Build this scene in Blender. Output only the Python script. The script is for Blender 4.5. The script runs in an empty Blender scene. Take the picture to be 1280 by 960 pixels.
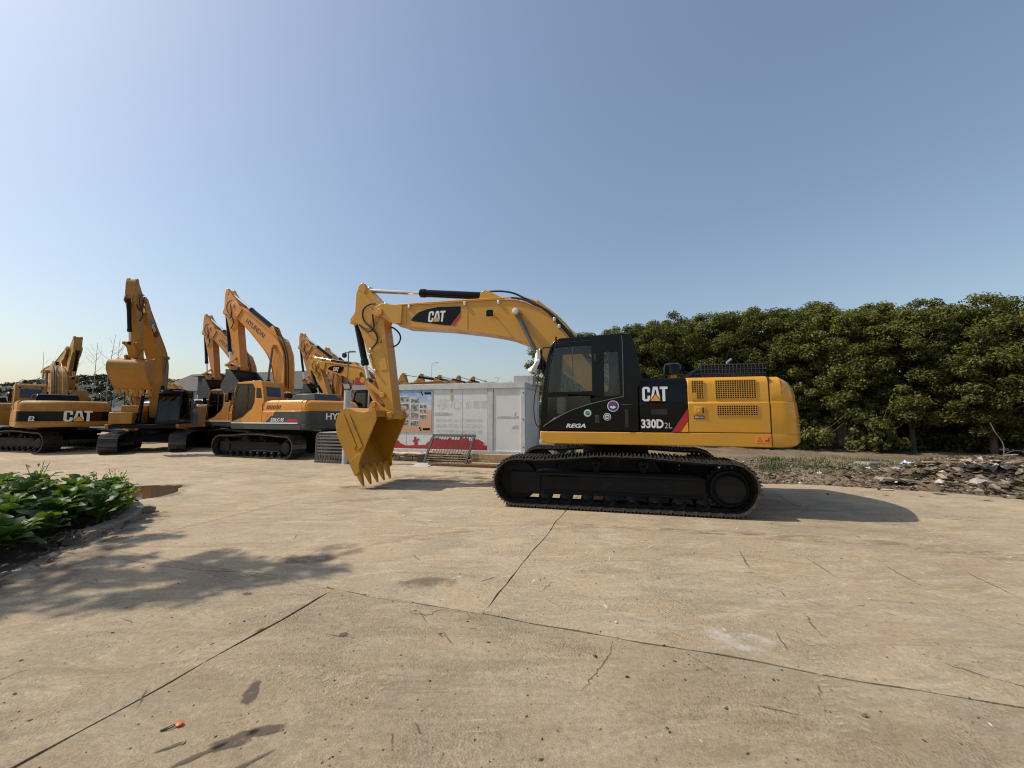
import bpy, bmesh, math, random
import numpy as np
from mathutils import Vector, Matrix, geometry, noise
PI = math.pi
R = math.radians
random.seed(7)
SC = bpy.context.scene
COL = SC.collection

# ------------------------------------------------------------------ camera
cam_d = bpy.data.cameras.new('camera')
cam_d.sensor_fit = 'HORIZONTAL'
cam_d.sensor_width = 36.0
cam_d.lens = 36.0 * 490.0 / 1280.0          # ultra wide phone lens
cam_d.clip_start = 0.05
cam_d.clip_end = 3000.0
cam = bpy.data.objects.new('camera', cam_d)
COL.objects.link(cam)
cam.location = (0, 0, 1.75)
cam.rotation_euler = (R(90 + 4.55), 0, 0)
SC.camera = cam

# ------------------------------------------------------------------ sky and sun
SUN_AZ = R(-3.5)      # direction the light travels, in the ground plane
SUN_EL = R(49)
world = bpy.data.worlds.new('World')
SC.world = world
world.use_nodes = True
wn, wl = world.node_tree.nodes, world.node_tree.links
wn.clear()
sky = wn.new('ShaderNodeTexSky')
sky.sky_type = 'NISHITA'
sky.sun_disc = False
sky.sun_elevation = SUN_EL
to_sun = Vector((-math.cos(SUN_AZ), -math.sin(SUN_AZ), 0))
sky.sun_rotation = math.atan2(to_sun.x, to_sun.y)
sky.air_density = 1.3
sky.dust_density = 1.9
sky.ozone_density = 2.2
bg = wn.new('ShaderNodeBackground')
bg.inputs['Strength'].default_value = 0.104
wo = wn.new('ShaderNodeOutputWorld')
veil = wn.new('ShaderNodeMix'); veil.data_type = 'RGBA'; veil.blend_type = 'ADD'   # even haze over the whole sky
veil.inputs[0].default_value = 1.0
veil.inputs[7].default_value = (.50, .52, .58, 1)
wl.new(sky.outputs[0], veil.inputs[6])
wl.new(veil.outputs[2], bg.inputs[0])
wl.new(bg.outputs[0], wo.inputs[0])

sun_d = bpy.data.lights.new('sun', 'SUN')
sun_d.energy = 3.9
sun_d.angle = R(0.6)
sun_d.color = (1.0, 0.90, 0.76)
sun = bpy.data.objects.new('sun', sun_d)
COL.objects.link(sun)
sun.location = (-30, 2, 40)
trav = Vector((math.cos(SUN_AZ) * math.cos(SUN_EL), math.sin(SUN_AZ) * math.cos(SUN_EL), -math.sin(SUN_EL)))
sun.rotation_euler = trav.to_track_quat('-Z', 'Y').to_euler()

SC.view_settings.view_transform = 'Standard'
SC.view_settings.look = 'None'
SC.view_settings.exposure = 0.2
SC.view_settings.gamma = 1.0
SC.view_settings.use_curve_mapping = False
SC.cycles.max_bounces = 6
SC.cycles.transparent_max_bounces = 16
SC.cycles.use_denoising = True
SC.cycles.filter_width = 1.15

# ------------------------------------------------------------------ mesh helpers
class MB:
    def __init__(s):
        s.v = []; s.f = []
    def add(s, vs, fs):
        o = len(s.v)
        s.v += [tuple(p) for p in vs]
        s.f += [tuple(i + o for i in f) for f in fs]
        return s
    def box(s, x0, x1, y0, y1, z0, z1):
        return s.add([(x0,y0,z0),(x1,y0,z0),(x1,y1,z0),(x0,y1,z0),(x0,y0,z1),(x1,y0,z1),(x1,y1,z1),(x0,y1,z1)],
                     [(0,3,2,1),(4,5,6,7),(0,1,5,4),(1,2,6,5),(2,3,7,6),(3,0,4,7)])
    def obox(s, c, ax, ay, az):
        c, ax, ay, az = Vector(c), Vector(ax), Vector(ay), Vector(az)
        p = [c + sx*ax + sy*ay + sz*az for sz in (-1,1) for sx, sy in ((-1,-1),(1,-1),(1,1),(-1,1))]
        return s.add(p, [(0,3,2,1),(4,5,6,7),(0,1,5,4),(1,2,6,5),(2,3,7,6),(3,0,4,7)])
    def prism(s, prof, y0, y1):
        """prof: (x, z) outline, extruded along y"""
        n = len(prof)
        a = sum(prof[i][0]*prof[(i+1)%n][1] - prof[(i+1)%n][0]*prof[i][1] for i in range(n))
        if a < 0: prof = prof[::-1]
        vs = [(x, y0, z) for x, z in prof] + [(x, y1, z) for x, z in prof]
        fs = [tuple(range(n)), tuple(range(2*n-1, n-1, -1))]
        fs += [(i, i+n, (i+1)%n+n, (i+1)%n) for i in range(n)]
        return s.add(vs, fs)
    def panel(s, outer, holes, y0, y1):
        """(x, z) outline with window holes, thickness y0..y1"""
        def ccw(p): return sum(p[i][0]*p[(i+1)%len(p)][1]-p[(i+1)%len(p)][0]*p[i][1] for i in range(len(p))) > 0
        loops = [list(outer) if ccw(outer) else list(outer)[::-1]] + [list(h)[::-1] if ccw(h) else list(h) for h in holes]
        flat = [p for l in loops for p in l]
        tris = geometry.tessellate_polygon([[Vector((x, z, 0)) for x, z in l] for l in loops])
        n = len(flat)
        vs = [(x, y0, z) for x, z in flat] + [(x, y1, z) for x, z in flat]
        fs = []
        for t in tris:
            a, b, c = [flat[i] for i in t]
            if (b[0]-a[0])*(c[1]-a[1])-(c[0]-a[0])*(b[1]-a[1]) < 0: t = t[::-1]
            fs.append(tuple(t)); fs.append(tuple(i+n for i in t[::-1]))
        k = 0
        for l in loops:
            m = len(l)
            fs += [(k+i, k+i+n, k+(i+1)%m+n, k+(i+1)%m) for i in range(m)]
            k += m
        return s.add(vs, fs)
    def tube(s, pts, r, n=8, cap=True, closed=False):
        pts = [Vector(p) for p in pts]
        m = len(pts)
        rs = r if isinstance(r, (list, tuple)) else [r]*m
        rings = []; up = None
        for i, p in enumerate(pts):
            if closed: t = pts[(i+1)%m] - pts[i-1]
            else: t = pts[min(i+1, m-1)] - pts[max(i-1, 0)]
            if t.length < 1e-9: t = Vector((0,0,1))
            t.normalize()
            if up is None:
                up = Vector((0,0,1)) if abs(t.z) < .9 else Vector((1,0,0))
            a = (up - t*up.dot(t))
            if a.length < 1e-6: a = t.orthogonal()
            a.normalize(); up = a
            b = t.cross(a)
            rings.append([p + rs[i]*(math.cos(2*PI*k/n)*a + math.sin(2*PI*k/n)*b) for k in range(n)])
        vs = [q for ring in rings for q in ring]
        fs = []
        for i in range(m if closed else m-1):
            j = (i+1) % m
            fs += [(i*n+k, i*n+(k+1)%n, j*n+(k+1)%n, j*n+k) for k in range(n)]
        if cap and not closed:
            fs.append(tuple(range(n-1, -1, -1))); fs.append(tuple(range((m-1)*n, m*n)))
        return s.add(vs, fs)
    def cyl(s, p0, p1, r, n=16): return s.tube([p0, p1], r, n)
    def disc_y(s, x, z, y0, y1, r, n=24): return s.tube([(x, y0, z), (x, y1, z)], r, n)
    def lathe_y(s, x, z, prof, n=28):
        """prof: (y, r) around the y axis through x, z"""
        return s.tube([(x, y, z) for y, r in prof], [max(r, .001) for y, r in prof], n)
    def lathe_z(s, x, y, prof, n=24):
        return s.tube([(x, y, z) for z, r in prof], [max(r, .001) for z, r in prof], n)
    def loft(s, rings, cap=True):
        n = len(rings[0]); vs = [p for r in rings for p in r]; fs = []
        for i in range(len(rings)-1):
            fs += [(i*n+k, i*n+(k+1)%n, (i+1)*n+(k+1)%n, (i+1)*n+k) for k in range(n)]
        if cap:
            fs.append(tuple(range(n-1, -1, -1))); fs.append(tuple(range((len(rings)-1)*n, len(rings)*n)))
        return s.add(vs, fs)
    def mesh(s, name, fix=True):
        me = bpy.data.meshes.new(name)
        me.from_pydata(s.v, [], s.f)
        if fix:
            b = bmesh.new(); b.from_mesh(me)
            bmesh.ops.recalc_face_normals(b, faces=b.faces)
            b.to_mesh(me); b.free()
        me.update()
        return me

def smooth(me, ang=35):
    me.polygons.foreach_set('use_smooth', [True]*len(me.polygons))
    me.set_sharp_from_angle(angle=R(ang))

def obj(name, mb, mat, parent=None, bevel=0, sm=True, seg=2, fix=True):
    me = mb.mesh(name, fix) if isinstance(mb, MB) else mb
    if mat is not None and len(me.materials) == 0: me.materials.append(mat)
    if sm and isinstance(mb, MB): smooth(me)
    o = bpy.data.objects.new(name, me)
    COL.objects.link(o)
    if parent is not None: o.parent = parent
    if bevel:
        m = o.modifiers.new('bevel', 'BEVEL'); m.width = bevel; m.segments = seg
        m.limit_method = 'ANGLE'; m.angle_limit = R(40); m.harden_normals = False
    return o

def tag(o, label=None, cat=None, group=None, kind=None):
    if label: o['label'] = label
    if cat: o['category'] = cat
    if group: o['group'] = group
    if kind: o['kind'] = kind
    return o

def thing(name, label, cat, loc=(0,0,0), rz=0, group=None):
    o = bpy.data.objects.new(name, None)
    o.empty_display_size = .2
    COL.objects.link(o); o.location = loc; o.rotation_euler = (0, 0, rz)
    return tag(o, label, cat, group)

def copy_tree(o, parent=None):
    c = o.copy(); COL.objects.link(c)
    if parent is not None:
        c.parent = parent
    for ch in o.children: copy_tree(ch, c)
    return c

# ------------------------------------------------------------------ materials
def nodes(name):
    m = bpy.data.materials.new(name); m.use_nodes = True
    nt = m.node_tree; b = nt.nodes['Principled BSDF']
    return m, nt, b

def ramp(nt, fac, stops):
    r = nt.nodes.new('ShaderNodeValToRGB')
    e = r.color_ramp.elements
    while len(e) < len(stops): e.new(.5)
    for i, (p, c) in enumerate(stops):
        e[i].position = p
        e[i].color = (c, c, c, 1) if isinstance(c, (int, float)) else (*c, 1)
    nt.links.new(fac, r.inputs[0])
    return r.outputs[0]

def ntex(nt, vec, scale, detail=5, rough=.55, dist=0):
    t = nt.nodes.new('ShaderNodeTexNoise')
    t.inputs['Scale'].default_value = scale; t.inputs['Detail'].default_value = detail
    t.inputs['Roughness'].default_value = rough; t.inputs['Distortion'].default_value = dist
    if vec is not None: nt.links.new(vec, t.inputs['Vector'])
    return t.outputs['Fac']

def mapped(nt, vec, rz=0, scale=(1,1,1)):
    m = nt.nodes.new('ShaderNodeMapping')
    m.inputs['Rotation'].default_value = (0, 0, rz); m.inputs['Scale'].default_value = scale
    nt.links.new(vec, m.inputs['Vector'])
    return m.outputs[0]

def mix(nt, fac, a, b, mode='MIX'):
    m = nt.nodes.new('ShaderNodeMix'); m.data_type = 'RGBA'; m.blend_type = mode
    for k, v in ((0, fac), (6, a), (7, b)):
        if hasattr(v, 'is_linked') or hasattr(v, 'links'): nt.links.new(v, m.inputs[k])
        elif isinstance(v, (int, float)): m.inputs[k].default_value = v
        else: m.inputs[k].default_value = (*v, 1)
    return m.outputs[2]

def math_n(nt, op, a, b=None, clamp=False):
    m = nt.nodes.new('ShaderNodeMath'); m.operation = op; m.use_clamp = clamp
    for k, v in ((0, a), (1, b)):
        if v is None: continue
        if isinstance(v, (int, float)): m.inputs[k].default_value = v
        else: nt.links.new(v, m.inputs[k])
    return m.outputs[0]

def bump(nt, b, h, strength=.3, dist=.01):
    n = nt.nodes.new('ShaderNodeBump')
    n.inputs['Strength'].default_value = strength; n.inputs['Distance'].default_value = dist
    nt.links.new(h, n.inputs['Height']); nt.links.new(n.outputs[0], b.inputs['Normal'])

def objco(nt):
    return nt.nodes.new('ShaderNodeTexCoord').outputs['Object']
def worldco(nt):
    return nt.nodes.new('ShaderNodeNewGeometry').outputs['Position']

def plain(name, col, rough=.5, metal=0, var=.15, dirt=0.0, dirtcol=(.28,.22,.15), scale=6, bmp=0, coat=0, spec=.5, wav=0):
    m, nt, b = nodes(name)
    co = objco(nt)
    n1 = ntex(nt, co, scale, 6)
    c = mix(nt, ramp(nt, n1, [(.3, 0.0), (.7, 1.0)]), tuple(x*(1-var) for x in col), tuple(min(1, x*(1+var)) for x in col))
    if dirt:
        n2 = ntex(nt, mapped(nt, co, 0, (1, 1, .5)), 3.1, 9, .68)
        c = mix(nt, ramp(nt, n2, [(.45, 0.0), (.72, dirt)]), c, dirtcol)
        r = ramp(nt, n2, [(.4, rough), (.75, min(1, rough+.3))])
        nt.links.new(r, b.inputs['Roughness'])
    else:
        b.inputs['Roughness'].default_value = rough
    nt.links.new(c, b.inputs['Base Color'])
    b.inputs['Metallic'].default_value = metal
    b.inputs['Specular IOR Level'].default_value = spec
    b.inputs['Coat Weight'].default_value = coat
    b.inputs['Coat Roughness'].default_value = .12
    if bmp: bump(nt, b, ntex(nt, co, scale*8, 4), bmp, .004)
    if wav: bump(nt, b, ntex(nt, co, 1.7, 3), wav, .03)
    return m

M = {}
M['yellow'] = plain('machine_yellow', (.60,.285,.014), .30, 0, .07, .24, (.40,.26,.10), coat=.3, scale=1.3, wav=.12)
M['yellow_shaded'] = plain('shaded_yellow', (.40,.185,.016), .45, 0, .1, .35, (.24,.15,.07), scale=2, wav=.1)  # machine yellow darkened to paint in the shade on its faces, plus dirt
M['yellow_old'] = plain('weathered_yellow', (.39,.19,.024), .46, 0, .14, .45, (.17,.11,.055), scale=3)
M['bucket_yellow'] = plain('bucket_yellow', (.47,.225,.012), .42, 0, .12, .35, (.24,.14,.04), scale=3)
M['orange'] = plain('machine_orange', (.64,.25,.016), .36, 0, .08, .22, (.20,.11,.04), coat=.2, scale=2)
M['orange_faded'] = plain('faded_orange', (.54,.22,.036), .45, 0, .1, .3, (.22,.13,.06), scale=2)
M['black'] = plain('black_paint', (.0035,.0035,.004), .16, 0, .2, 0, scale=3, spec=.26, wav=.10)
M['dark'] = plain('dark_steel', (.005,.005,.005), .5, 0, .35, .16, (.045,.036,.026), scale=5, bmp=.15, spec=.22)
M['shoe'] = plain('track_steel', (.035,.031,.027), .30, .15, .5, .45, (.13,.10,.07), scale=9, bmp=.1, spec=.9)
M['hose'] = plain('hose_rubber', (.012,.012,.012), .55, 0, .2, .1, scale=8)
M['charcoal'] = plain('charcoal_paint', (.035,.042,.042), .42, 0, .1, .2, (.16,.13,.1), scale=3)
M['chrome'] = plain('chrome_rod', (.75,.75,.74), .16, 1, .05, 0, scale=4)
M['greysteel'] = plain('grey_cylinder', (.13,.14,.15), .38, .5, .1, .2, scale=4)
M['clamp'] = plain('clamp_zinc', (.62,.62,.6), .35, .6, .1, .1, scale=9)
M['white'] = plain('white_vinyl', (.78,.78,.76), .4, 0, .04, .06, scale=5)
M['decal_orange'] = plain('decal_amber', (.78,.34,.03), .4, 0, .03, .04)
M['red'] = plain('decal_red', (.42,.012,.018), .4, 0, .06, .08)
M['label_orange'] = plain('warning_orange', (.75,.24,.03), .45, 0, .05, .1)
M['amber'] = plain('amber_dot', (.25,.02,.01), .3)
M['seat'] = plain('seat_cloth', (.07,.075,.078), .8, 0, .2, .1)
M['tan'] = plain('cab_trim', (.3,.28,.24), .7, 0, .1, .1)
M['blue'] = plain('decal_blue', (.03,.05,.22), .45, 0, .2, .05, scale=40)
M['green'] = plain('decal_green', (.10,.22,.16), .5, 0, .2, .05, scale=40)
M['cloth'] = plain('white_rag', (.72,.72,.70), .85, 0, .05, .15)
M['wall'] = plain('cabin_wall', (.68,.71,.70), .5, 0, .04, .25, (.5,.48,.43), scale=2.2)
M['wall_frame'] = plain('cabin_frame', (.56,.59,.59), .5, 0, .06, .4, (.27,.22,.17), scale=4)
M['faded'] = plain('faded_lettering', (.595,.605,.57), .7, 0, .10, .6, (.66,.68,.67), scale=12)
M['grime'] = plain('wall_grime', (.44,.44,.40), .8, 0, .25, .6, (.64,.66,.65), scale=12)
M['cabred'] = plain('red_vinyl', (.40,.025,.03), .5, 0, .08, .15)
M['grille'] = plain('grille_steel', (.07,.07,.075), .5, .4, .2, .3, (.18,.13,.09), scale=8)
M['cage'] = plain('galvanised_grey', (.19,.18,.17), .5, .5, .25, .4, (.12,.08,.05), scale=6)
M['galv'] = plain('galvanised_post', (.5,.51,.51), .45, .4, .08, .2, scale=5)
M['wood'] = plain('sawn_timber', (.40,.28,.16), .8, 0, .3, .3, (.16,.11,.07), scale=8, bmp=.3)
M['stone'] = plain('rough_stone', (.33,.27,.20), .9, 0, .3, .4, (.16,.13,.1), scale=7, bmp=.6)
M['block'] = plain('grey_block', (.36,.36,.35), .9, 0, .12, .2, scale=9, bmp=.4)
M['kerb'] = plain('kerb_concrete', (.26,.23,.185), .9, 0, .25, .6, (.10,.08,.055), scale=10, bmp=.5)
M['bark'] = plain('bark', (.10,.075,.05), .95, 0, .4, .3, scale=14, bmp=.8)
M['root'] = plain('dry_roots', (.13,.105,.075), .95, 0, .3)
M['bare'] = plain('bare_twigs', (.30,.29,.28), .95, 0, .2)
M['shed'] = plain('shed_sheet', (.55,.57,.58), .55, 0, .08, .5, (.25,.2,.15), scale=3)
M['roof'] = plain('dark_roof', (.04,.041,.044), .8, 0, .15, .3, scale=3)
M['farwall'] = plain('far_wall', (.42,.43,.44), .8, 0, .1, .2, scale=2)
M['farglass'] = plain('far_glass', (.03,.04,.05), .15, 0, .2)
M['skin_ac'] = plain('ac_casing', (.45,.46,.46), .5, 0, .06, .25, scale=4)
M['plastic_blue'] = plain('pale_blue_plastic', (.5,.6,.7), .35, 0, .15, .2)
M['plastic_green'] = plain('green_plastic', (.10,.45,.14), .4, 0, .15, .2)
M['plastic_black'] = plain('black_sheet', (.015,.015,.016), .35, 0, .3, .2)
M['cardboard'] = plain('pale_card', (.55,.44,.26), .85, 0, .1, .2)
M['tag_orange'] = plain('orange_plastic', (.75,.12,.02), .35, 0, .1, .1)
M['rust'] = plain('rusty_pipe', (.14,.06,.03), .8, .2, .4, .3, scale=10, bmp=.4)

def glass_mat(name, tint, refl=1.0):
    m, nt, b = nodes(name)
    nt.nodes.remove(b)
    out = nt.nodes['Material Output']
    tr = nt.nodes.new('ShaderNodeBsdfTransparent'); tr.inputs[0].default_value = (*tint, 1)
    gl = nt.nodes.new('ShaderNodeBsdfGlossy'); gl.inputs['Roughness'].default_value = .03
    fr = nt.nodes.new('ShaderNodeFresnel'); fr.inputs[0].default_value = 1.5
    co = objco(nt)
    f = math_n(nt, 'MULTIPLY', fr.outputs[0], refl, True)
    df = nt.nodes.new('ShaderNodeBsdfDiffuse'); df.inputs[0].default_value = (.4,.37,.32,1)
    m1 = nt.nodes.new('ShaderNodeMixShader'); m2 = nt.nodes.new('ShaderNodeMixShader')
    nt.links.new(f, m1.inputs[0]); nt.links.new(tr.outputs[0], m1.inputs[1]); nt.links.new(gl.outputs[0], m1.inputs[2])
    nt.links.new(ramp(nt, ntex(nt, co, 4, 8, .7), [(.5, .0), (.85, .03)]), m2.inputs[0])
    nt.links.new(m1.outputs[0], m2.inputs[1]); nt.links.new(df.outputs[0], m2.inputs[2])
    nt.links.new(m2.outputs[0], out.inputs[0])
    return m
M['glass'] = glass_mat('cab_glass', (.86,.89,.88))
M['glass_dark'] = glass_mat('dark_cab_glass', (.45,.48,.48))

def leaf_mat(name, c1, c2, c3, trans=.35, rough=.45):
    m, nt, b = nodes(name)
    g = nt.nodes.new('ShaderNodeNewGeometry')
    col = ramp(nt, g.outputs['Random Per Island'], [(0, c1), (.55, c2), (1, c3)])
    oi = nt.nodes.new('ShaderNodeObjectInfo')
    hs = nt.nodes.new('ShaderNodeHueSaturation')
    nt.links.new(col, hs.inputs['Color'])
    nt.links.new(math_n(nt, 'ADD', math_n(nt, 'MULTIPLY', oi.outputs['Random'], .4), .8), hs.inputs['Value'])
    nt.links.new(hs.outputs[0], b.inputs['Base Color'])
    b.inputs['Roughness'].default_value = rough
    b.inputs['Specular IOR Level'].default_value = .22
    t = nt.nodes.new('ShaderNodeBsdfTranslucent')
    nt.links.new(mix(nt, 1.0, hs.outputs[0], (1.3,1.4,.5), 'MULTIPLY'), t.inputs[0])
    ms = nt.nodes.new('ShaderNodeMixShader'); ms.inputs[0].default_value = trans
    nt.links.new(b.outputs[0], ms.inputs[1]); nt.links.new(t.outputs[0], ms.inputs[2])
    nt.links.new(ms.outputs[0], nt.nodes['Material Output'].inputs[0])
    return m
M['leaf_tree'] = leaf_mat('tree_leaf', (.050,.062,.018), (.105,.114,.030), (.20,.192,.056), .35, .65)
M['leaf_shade'] = leaf_mat('garden_tree_leaf', (.03,.06,.015), (.05,.09,.02), (.08,.12,.03))
M['leaf_plant'] = leaf_mat('broad_leaf', (.028,.062,.013), (.050,.10,.02), (.11,.17,.04), .35)
M['leaf_lime'] = leaf_mat('lime_leaf', (.16,.24,.03), (.22,.30,.04), (.30,.36,.06), .45)

def concrete_mat():
    m, nt, b = nodes('yard_concrete')
    p = worldco(nt)
    big = ntex(nt, p, .21, 5, .6, .8)
    c = mix(nt, ramp(nt, big, [(.32, 0.0), (.68, 1.0)]), (.300,.233,.152), (.400,.322,.222))
    g1 = ntex(nt, p, .75, 10, .74, .6)                    # worn grey areas
    gm_ = ramp(nt, g1, [(.45, 0.0), (.60, .8)])
    c = mix(nt, gm_, c, (.285,.243,.182))
    # scuffs left by turning tracks: two directions, wide and soft
    s1 = ntex(nt, mapped(nt, p, R(20), (.8, 2.1, 1)), 1.2, 11, .78, 1.6)
    c = mix(nt, ramp(nt, s1, [(.48, 0.0), (.62, .6)]), c, (.450,.382,.280))
    s2 = ntex(nt, mapped(nt, p, R(-28), (.8, 2.6, 1)), .9, 11, .78, 1.6)
    c = mix(nt, ramp(nt, s2, [(.51, 0.0), (.66, .55)]), c, (.190,.147,.092))
    s3 = ntex(nt, mapped(nt, p, R(52), (.7, 9, 1)), 2.1, 9, .8, .8)       # chalky scrapes
    f = math_n(nt, 'MULTIPLY', ramp(nt, s3, [(.56, 0.0), (.66, .7)]), ramp(nt, ntex(nt, p, .45, 4, .6, 1), [(.47, 0.0), (.60, 1.0)]))
    c = mix(nt, f, c, (.50,.45,.36))
    s5 = ntex(nt, mapped(nt, p, R(-62), (.5, 8, 1)), 1.8, 9, .8, .7)       # dark drag lines
    f = math_n(nt, 'MULTIPLY', ramp(nt, s5, [(.57, 0.0), (.66, .7)]), ramp(nt, ntex(nt, p, .37, 4, .6, 2), [(.47, 0.0), (.60, 1.0)]))
    c = mix(nt, f, c, (.15,.112,.07))
    # exposed aggregate where the skin has worn off
    v2 = nt.nodes.new('ShaderNodeTexVoronoi'); v2.inputs['Scale'].default_value = 62
    nt.links.new(p, v2.inputs['Vector'])
    agg = ramp(nt, v2.outputs['Distance'], [(.15, .62), (.55, .36)])
    am = ramp(nt, ntex(nt, p, .9, 8, .72, .4), [(.47, .10), (.60, .9)])
    c = mix(nt, math_n(nt, 'MULTIPLY', am, .5), c, agg, 'OVERLAY')
    fine = ntex(nt, p, 120, 3, .7)
    c = mix(nt, .40, c, ramp(nt, fine, [(.32, .25), (.68, .75)]), 'OVERLAY')
    mid = ntex(nt, p, 24, 9, .78)
    c = mix(nt, .6, c, ramp(nt, mid, [(.30, .28), (.70, .72)]), 'OVERLAY')
    v = nt.nodes.new('ShaderNodeTexVoronoi'); v.inputs['Scale'].default_value = 15
    nt.links.new(p, v.inputs['Vector'])
    pit = math_n(nt, 'MULTIPLY', ramp(nt, v.outputs['Distance'], [(.06, 1.0), (.14, 0.0)]), ramp(nt, ntex(nt, p, 1.1, 6, .7), [(.48, 0.0), (.58, .9)]))
    c = mix(nt, pit, c, (.10,.078,.055))
    oi = nt.nodes.new('ShaderNodeObjectInfo')
    hs = nt.nodes.new('ShaderNodeHueSaturation')
    nt.links.new(c, hs.inputs['Color'])
    nt.links.new(math_n(nt, 'ADD', math_n(nt, 'MULTIPLY', oi.outputs['Random'], .12), .94), hs.inputs['Value'])
    nt.links.new(mix(nt, 1.0, hs.outputs[0], oi.outputs['Color'], 'MULTIPLY'), b.inputs['Base Color'])
    b.inputs['Roughness'].default_value = .85
    b.inputs['Specular IOR Level'].default_value = .2
    h = math_n(nt, 'ADD', mid, math_n(nt, 'MULTIPLY', s1, .8))
    h = math_n(nt, 'ADD', h, math_n(nt, 'MULTIPLY', fine, .35))
    h = math_n(nt, 'SUBTRACT', h, math_n(nt, 'MULTIPLY', math_n(nt, 'MULTIPLY', v2.outputs['Distance'], am), .9))
    h = math_n(nt, 'SUBTRACT', h, pit)
    bump(nt, b, h, .7, .012)
    return m
M['concrete'] = concrete_mat()

def dirt_mat(name, a, b2, c3, scale=3):
    m, nt, b = nodes(name)
    p = worldco(nt)
    c = mix(nt, ramp(nt, ntex(nt, p, scale*.3, 7, .65), [(.35, 0.0), (.65, 1.0)]), a, b2)
    c = mix(nt, ramp(nt, ntex(nt, p, scale*3, 7, .7), [(.5, 0.0), (.7, .8)]), c, c3)
    nt.links.new(c, b.inputs['Base Color'])
    b.inputs['Roughness'].default_value = .95; b.inputs['Specular IOR Level'].default_value = .2
    bump(nt, b, ntex(nt, p, scale*6, 8, .7), .8, .03)
    return m
M['dirt'] = dirt_mat('rubble_dirt', (.13,.098,.062), (.23,.18,.12), (.07,.054,.036))
M['soil'] = dirt_mat('bed_soil', (.07,.05,.034), (.12,.09,.06), (.17,.13,.09), 5)
M['joint'] = dirt_mat('joint_dirt', (.055,.042,.03), (.08,.062,.045), (.11,.085,.06), 8)
M['hill'] = dirt_mat('hill_woods', (.045,.052,.040), (.065,.070,.052), (.034,.040,.032), .8)  # lifted to grey-green, air haze painted into the hill colours

def rubble_mat(name, stops):
    m, nt, b = nodes(name)
    g = nt.nodes.new('ShaderNodeNewGeometry')
    c = ramp(nt, g.outputs['Random Per Island'], stops)
    c = mix(nt, .5, c, ramp(nt, ntex(nt, worldco(nt), 30, 5), [(.3, .3), (.7, .7)]), 'OVERLAY')
    nt.links.new(c, b.inputs['Base Color']); b.inputs['Roughness'].default_value = .9
    return m
M['rubble'] = rubble_mat('rubble', [(0,(.03,.022,.015)), (.4,(.085,.06,.038)), (.7,(.145,.108,.07)), (.88,(.21,.17,.12)), (.965,(.30,.27,.23)), (1,(.52,.52,.5))])

def mark_mat(name, col, thr, scale, strength=1.0, stretch=(1,1,1), rough=.9):
    """thin film lying on the concrete, broken up by noise"""
    m, nt, b = nodes(name)
    b.inputs['Base Color'].default_value = (*col, 1); b.inputs['Roughness'].default_value = rough
    tr = nt.nodes.new('ShaderNodeBsdfTransparent')
    ms = nt.nodes.new('ShaderNodeMixShader')
    n = ntex(nt, mapped(nt, worldco(nt), 0, stretch), scale, 6, .7)
    uv = nt.nodes.new('ShaderNodeAttribute'); uv.attribute_name = 'fade'
    f = math_n(nt, 'MULTIPLY', ramp(nt, n, [(thr, 0.0), (thr+.16, strength)]), uv.outputs['Fac'])
    nt.links.new(f, ms.inputs[0]); nt.links.new(tr.outputs[0], ms.inputs[1]); nt.links.new(b.outputs[0], ms.inputs[2])
    nt.links.new(ms.outputs[0], nt.nodes['Material Output'].inputs[0])
    return m
M['m_dark'] = mark_mat('dark_scrape', (.11,.08,.055), .36, 14, .75)
M['m_white'] = mark_mat('white_scrape', (.66,.63,.57), .42, 14, .7)
M['m_oil'] = mark_mat('oil_stain', (.10,.075,.055), .30, 9, .8)
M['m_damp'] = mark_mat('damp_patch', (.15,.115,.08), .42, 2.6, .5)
M['m_scuff'] = mark_mat('pale_scuff', (.62,.58,.51), .40, 3.5, .5)
M['m_tread'] = mark_mat('tyre_dust', (.47,.41,.32), .40, 7, .6)
M['m_red'] = mark_mat('red_mud', (.24,.14,.085), .46, 3, .38, (1,3,1))
# ------------------------------------------------------------------ lettering
def text_mesh(body, w=None, h=1.0, shear=0.0, bold=0.0, extrude=.004):
    cu = bpy.data.curves.new('lettering', 'FONT')
    cu.body = body; cu.size = 1; cu.shear = shear; cu.offset = bold; cu.extrude = 0
    cu.resolution_u = 3
    t = bpy.data.objects.new('lettering', cu)
    me = bpy.data.meshes.new_from_object(t)
    bpy.data.objects.remove(t); bpy.data.curves.remove(cu)
    n = len(me.vertices)
    if n == 0: return me
    co = np.empty(n*3); me.vertices.foreach_get('co', co); co = co.reshape(-1, 3)
    lo, hi = co.min(0), co.max(0)
    sy = h/(hi[1]-lo[1]); sx = (w/(hi[0]-lo[0])) if w else sy
    co = (co-lo)*np.array([sx, sy, 1]); co[:, 2] = 0
    me.vertices.foreach_set('co', co.ravel()); me.update()
    me.materials.clear()
    return me

NEAR = Matrix.Rotation(PI/2, 4, 'X')          # faces local -y (left side of a machine)
REAR = Matrix(((0,0,1,0),(1,0,0,0),(0,1,0,0),(0,0,0,1)))   # faces local +x, text runs along +y
FRONT_RIGHTWARD = Matrix(((0,0,-1,0),(-1,0,0,0),(0,1,0,0),(0,0,0,1)))

def decal(name, me, mat, parent, origin, basis=NEAR, ang=0):
    if len(me.materials) == 0: me.materials.append(mat)
    o = bpy.data.objects.new(name, me); COL.objects.link(o); o.parent = parent
    o.matrix_basis = Matrix.Translation(origin) @ basis @ Matrix.Rotation(ang, 4, 'Z')
    return o

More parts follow.
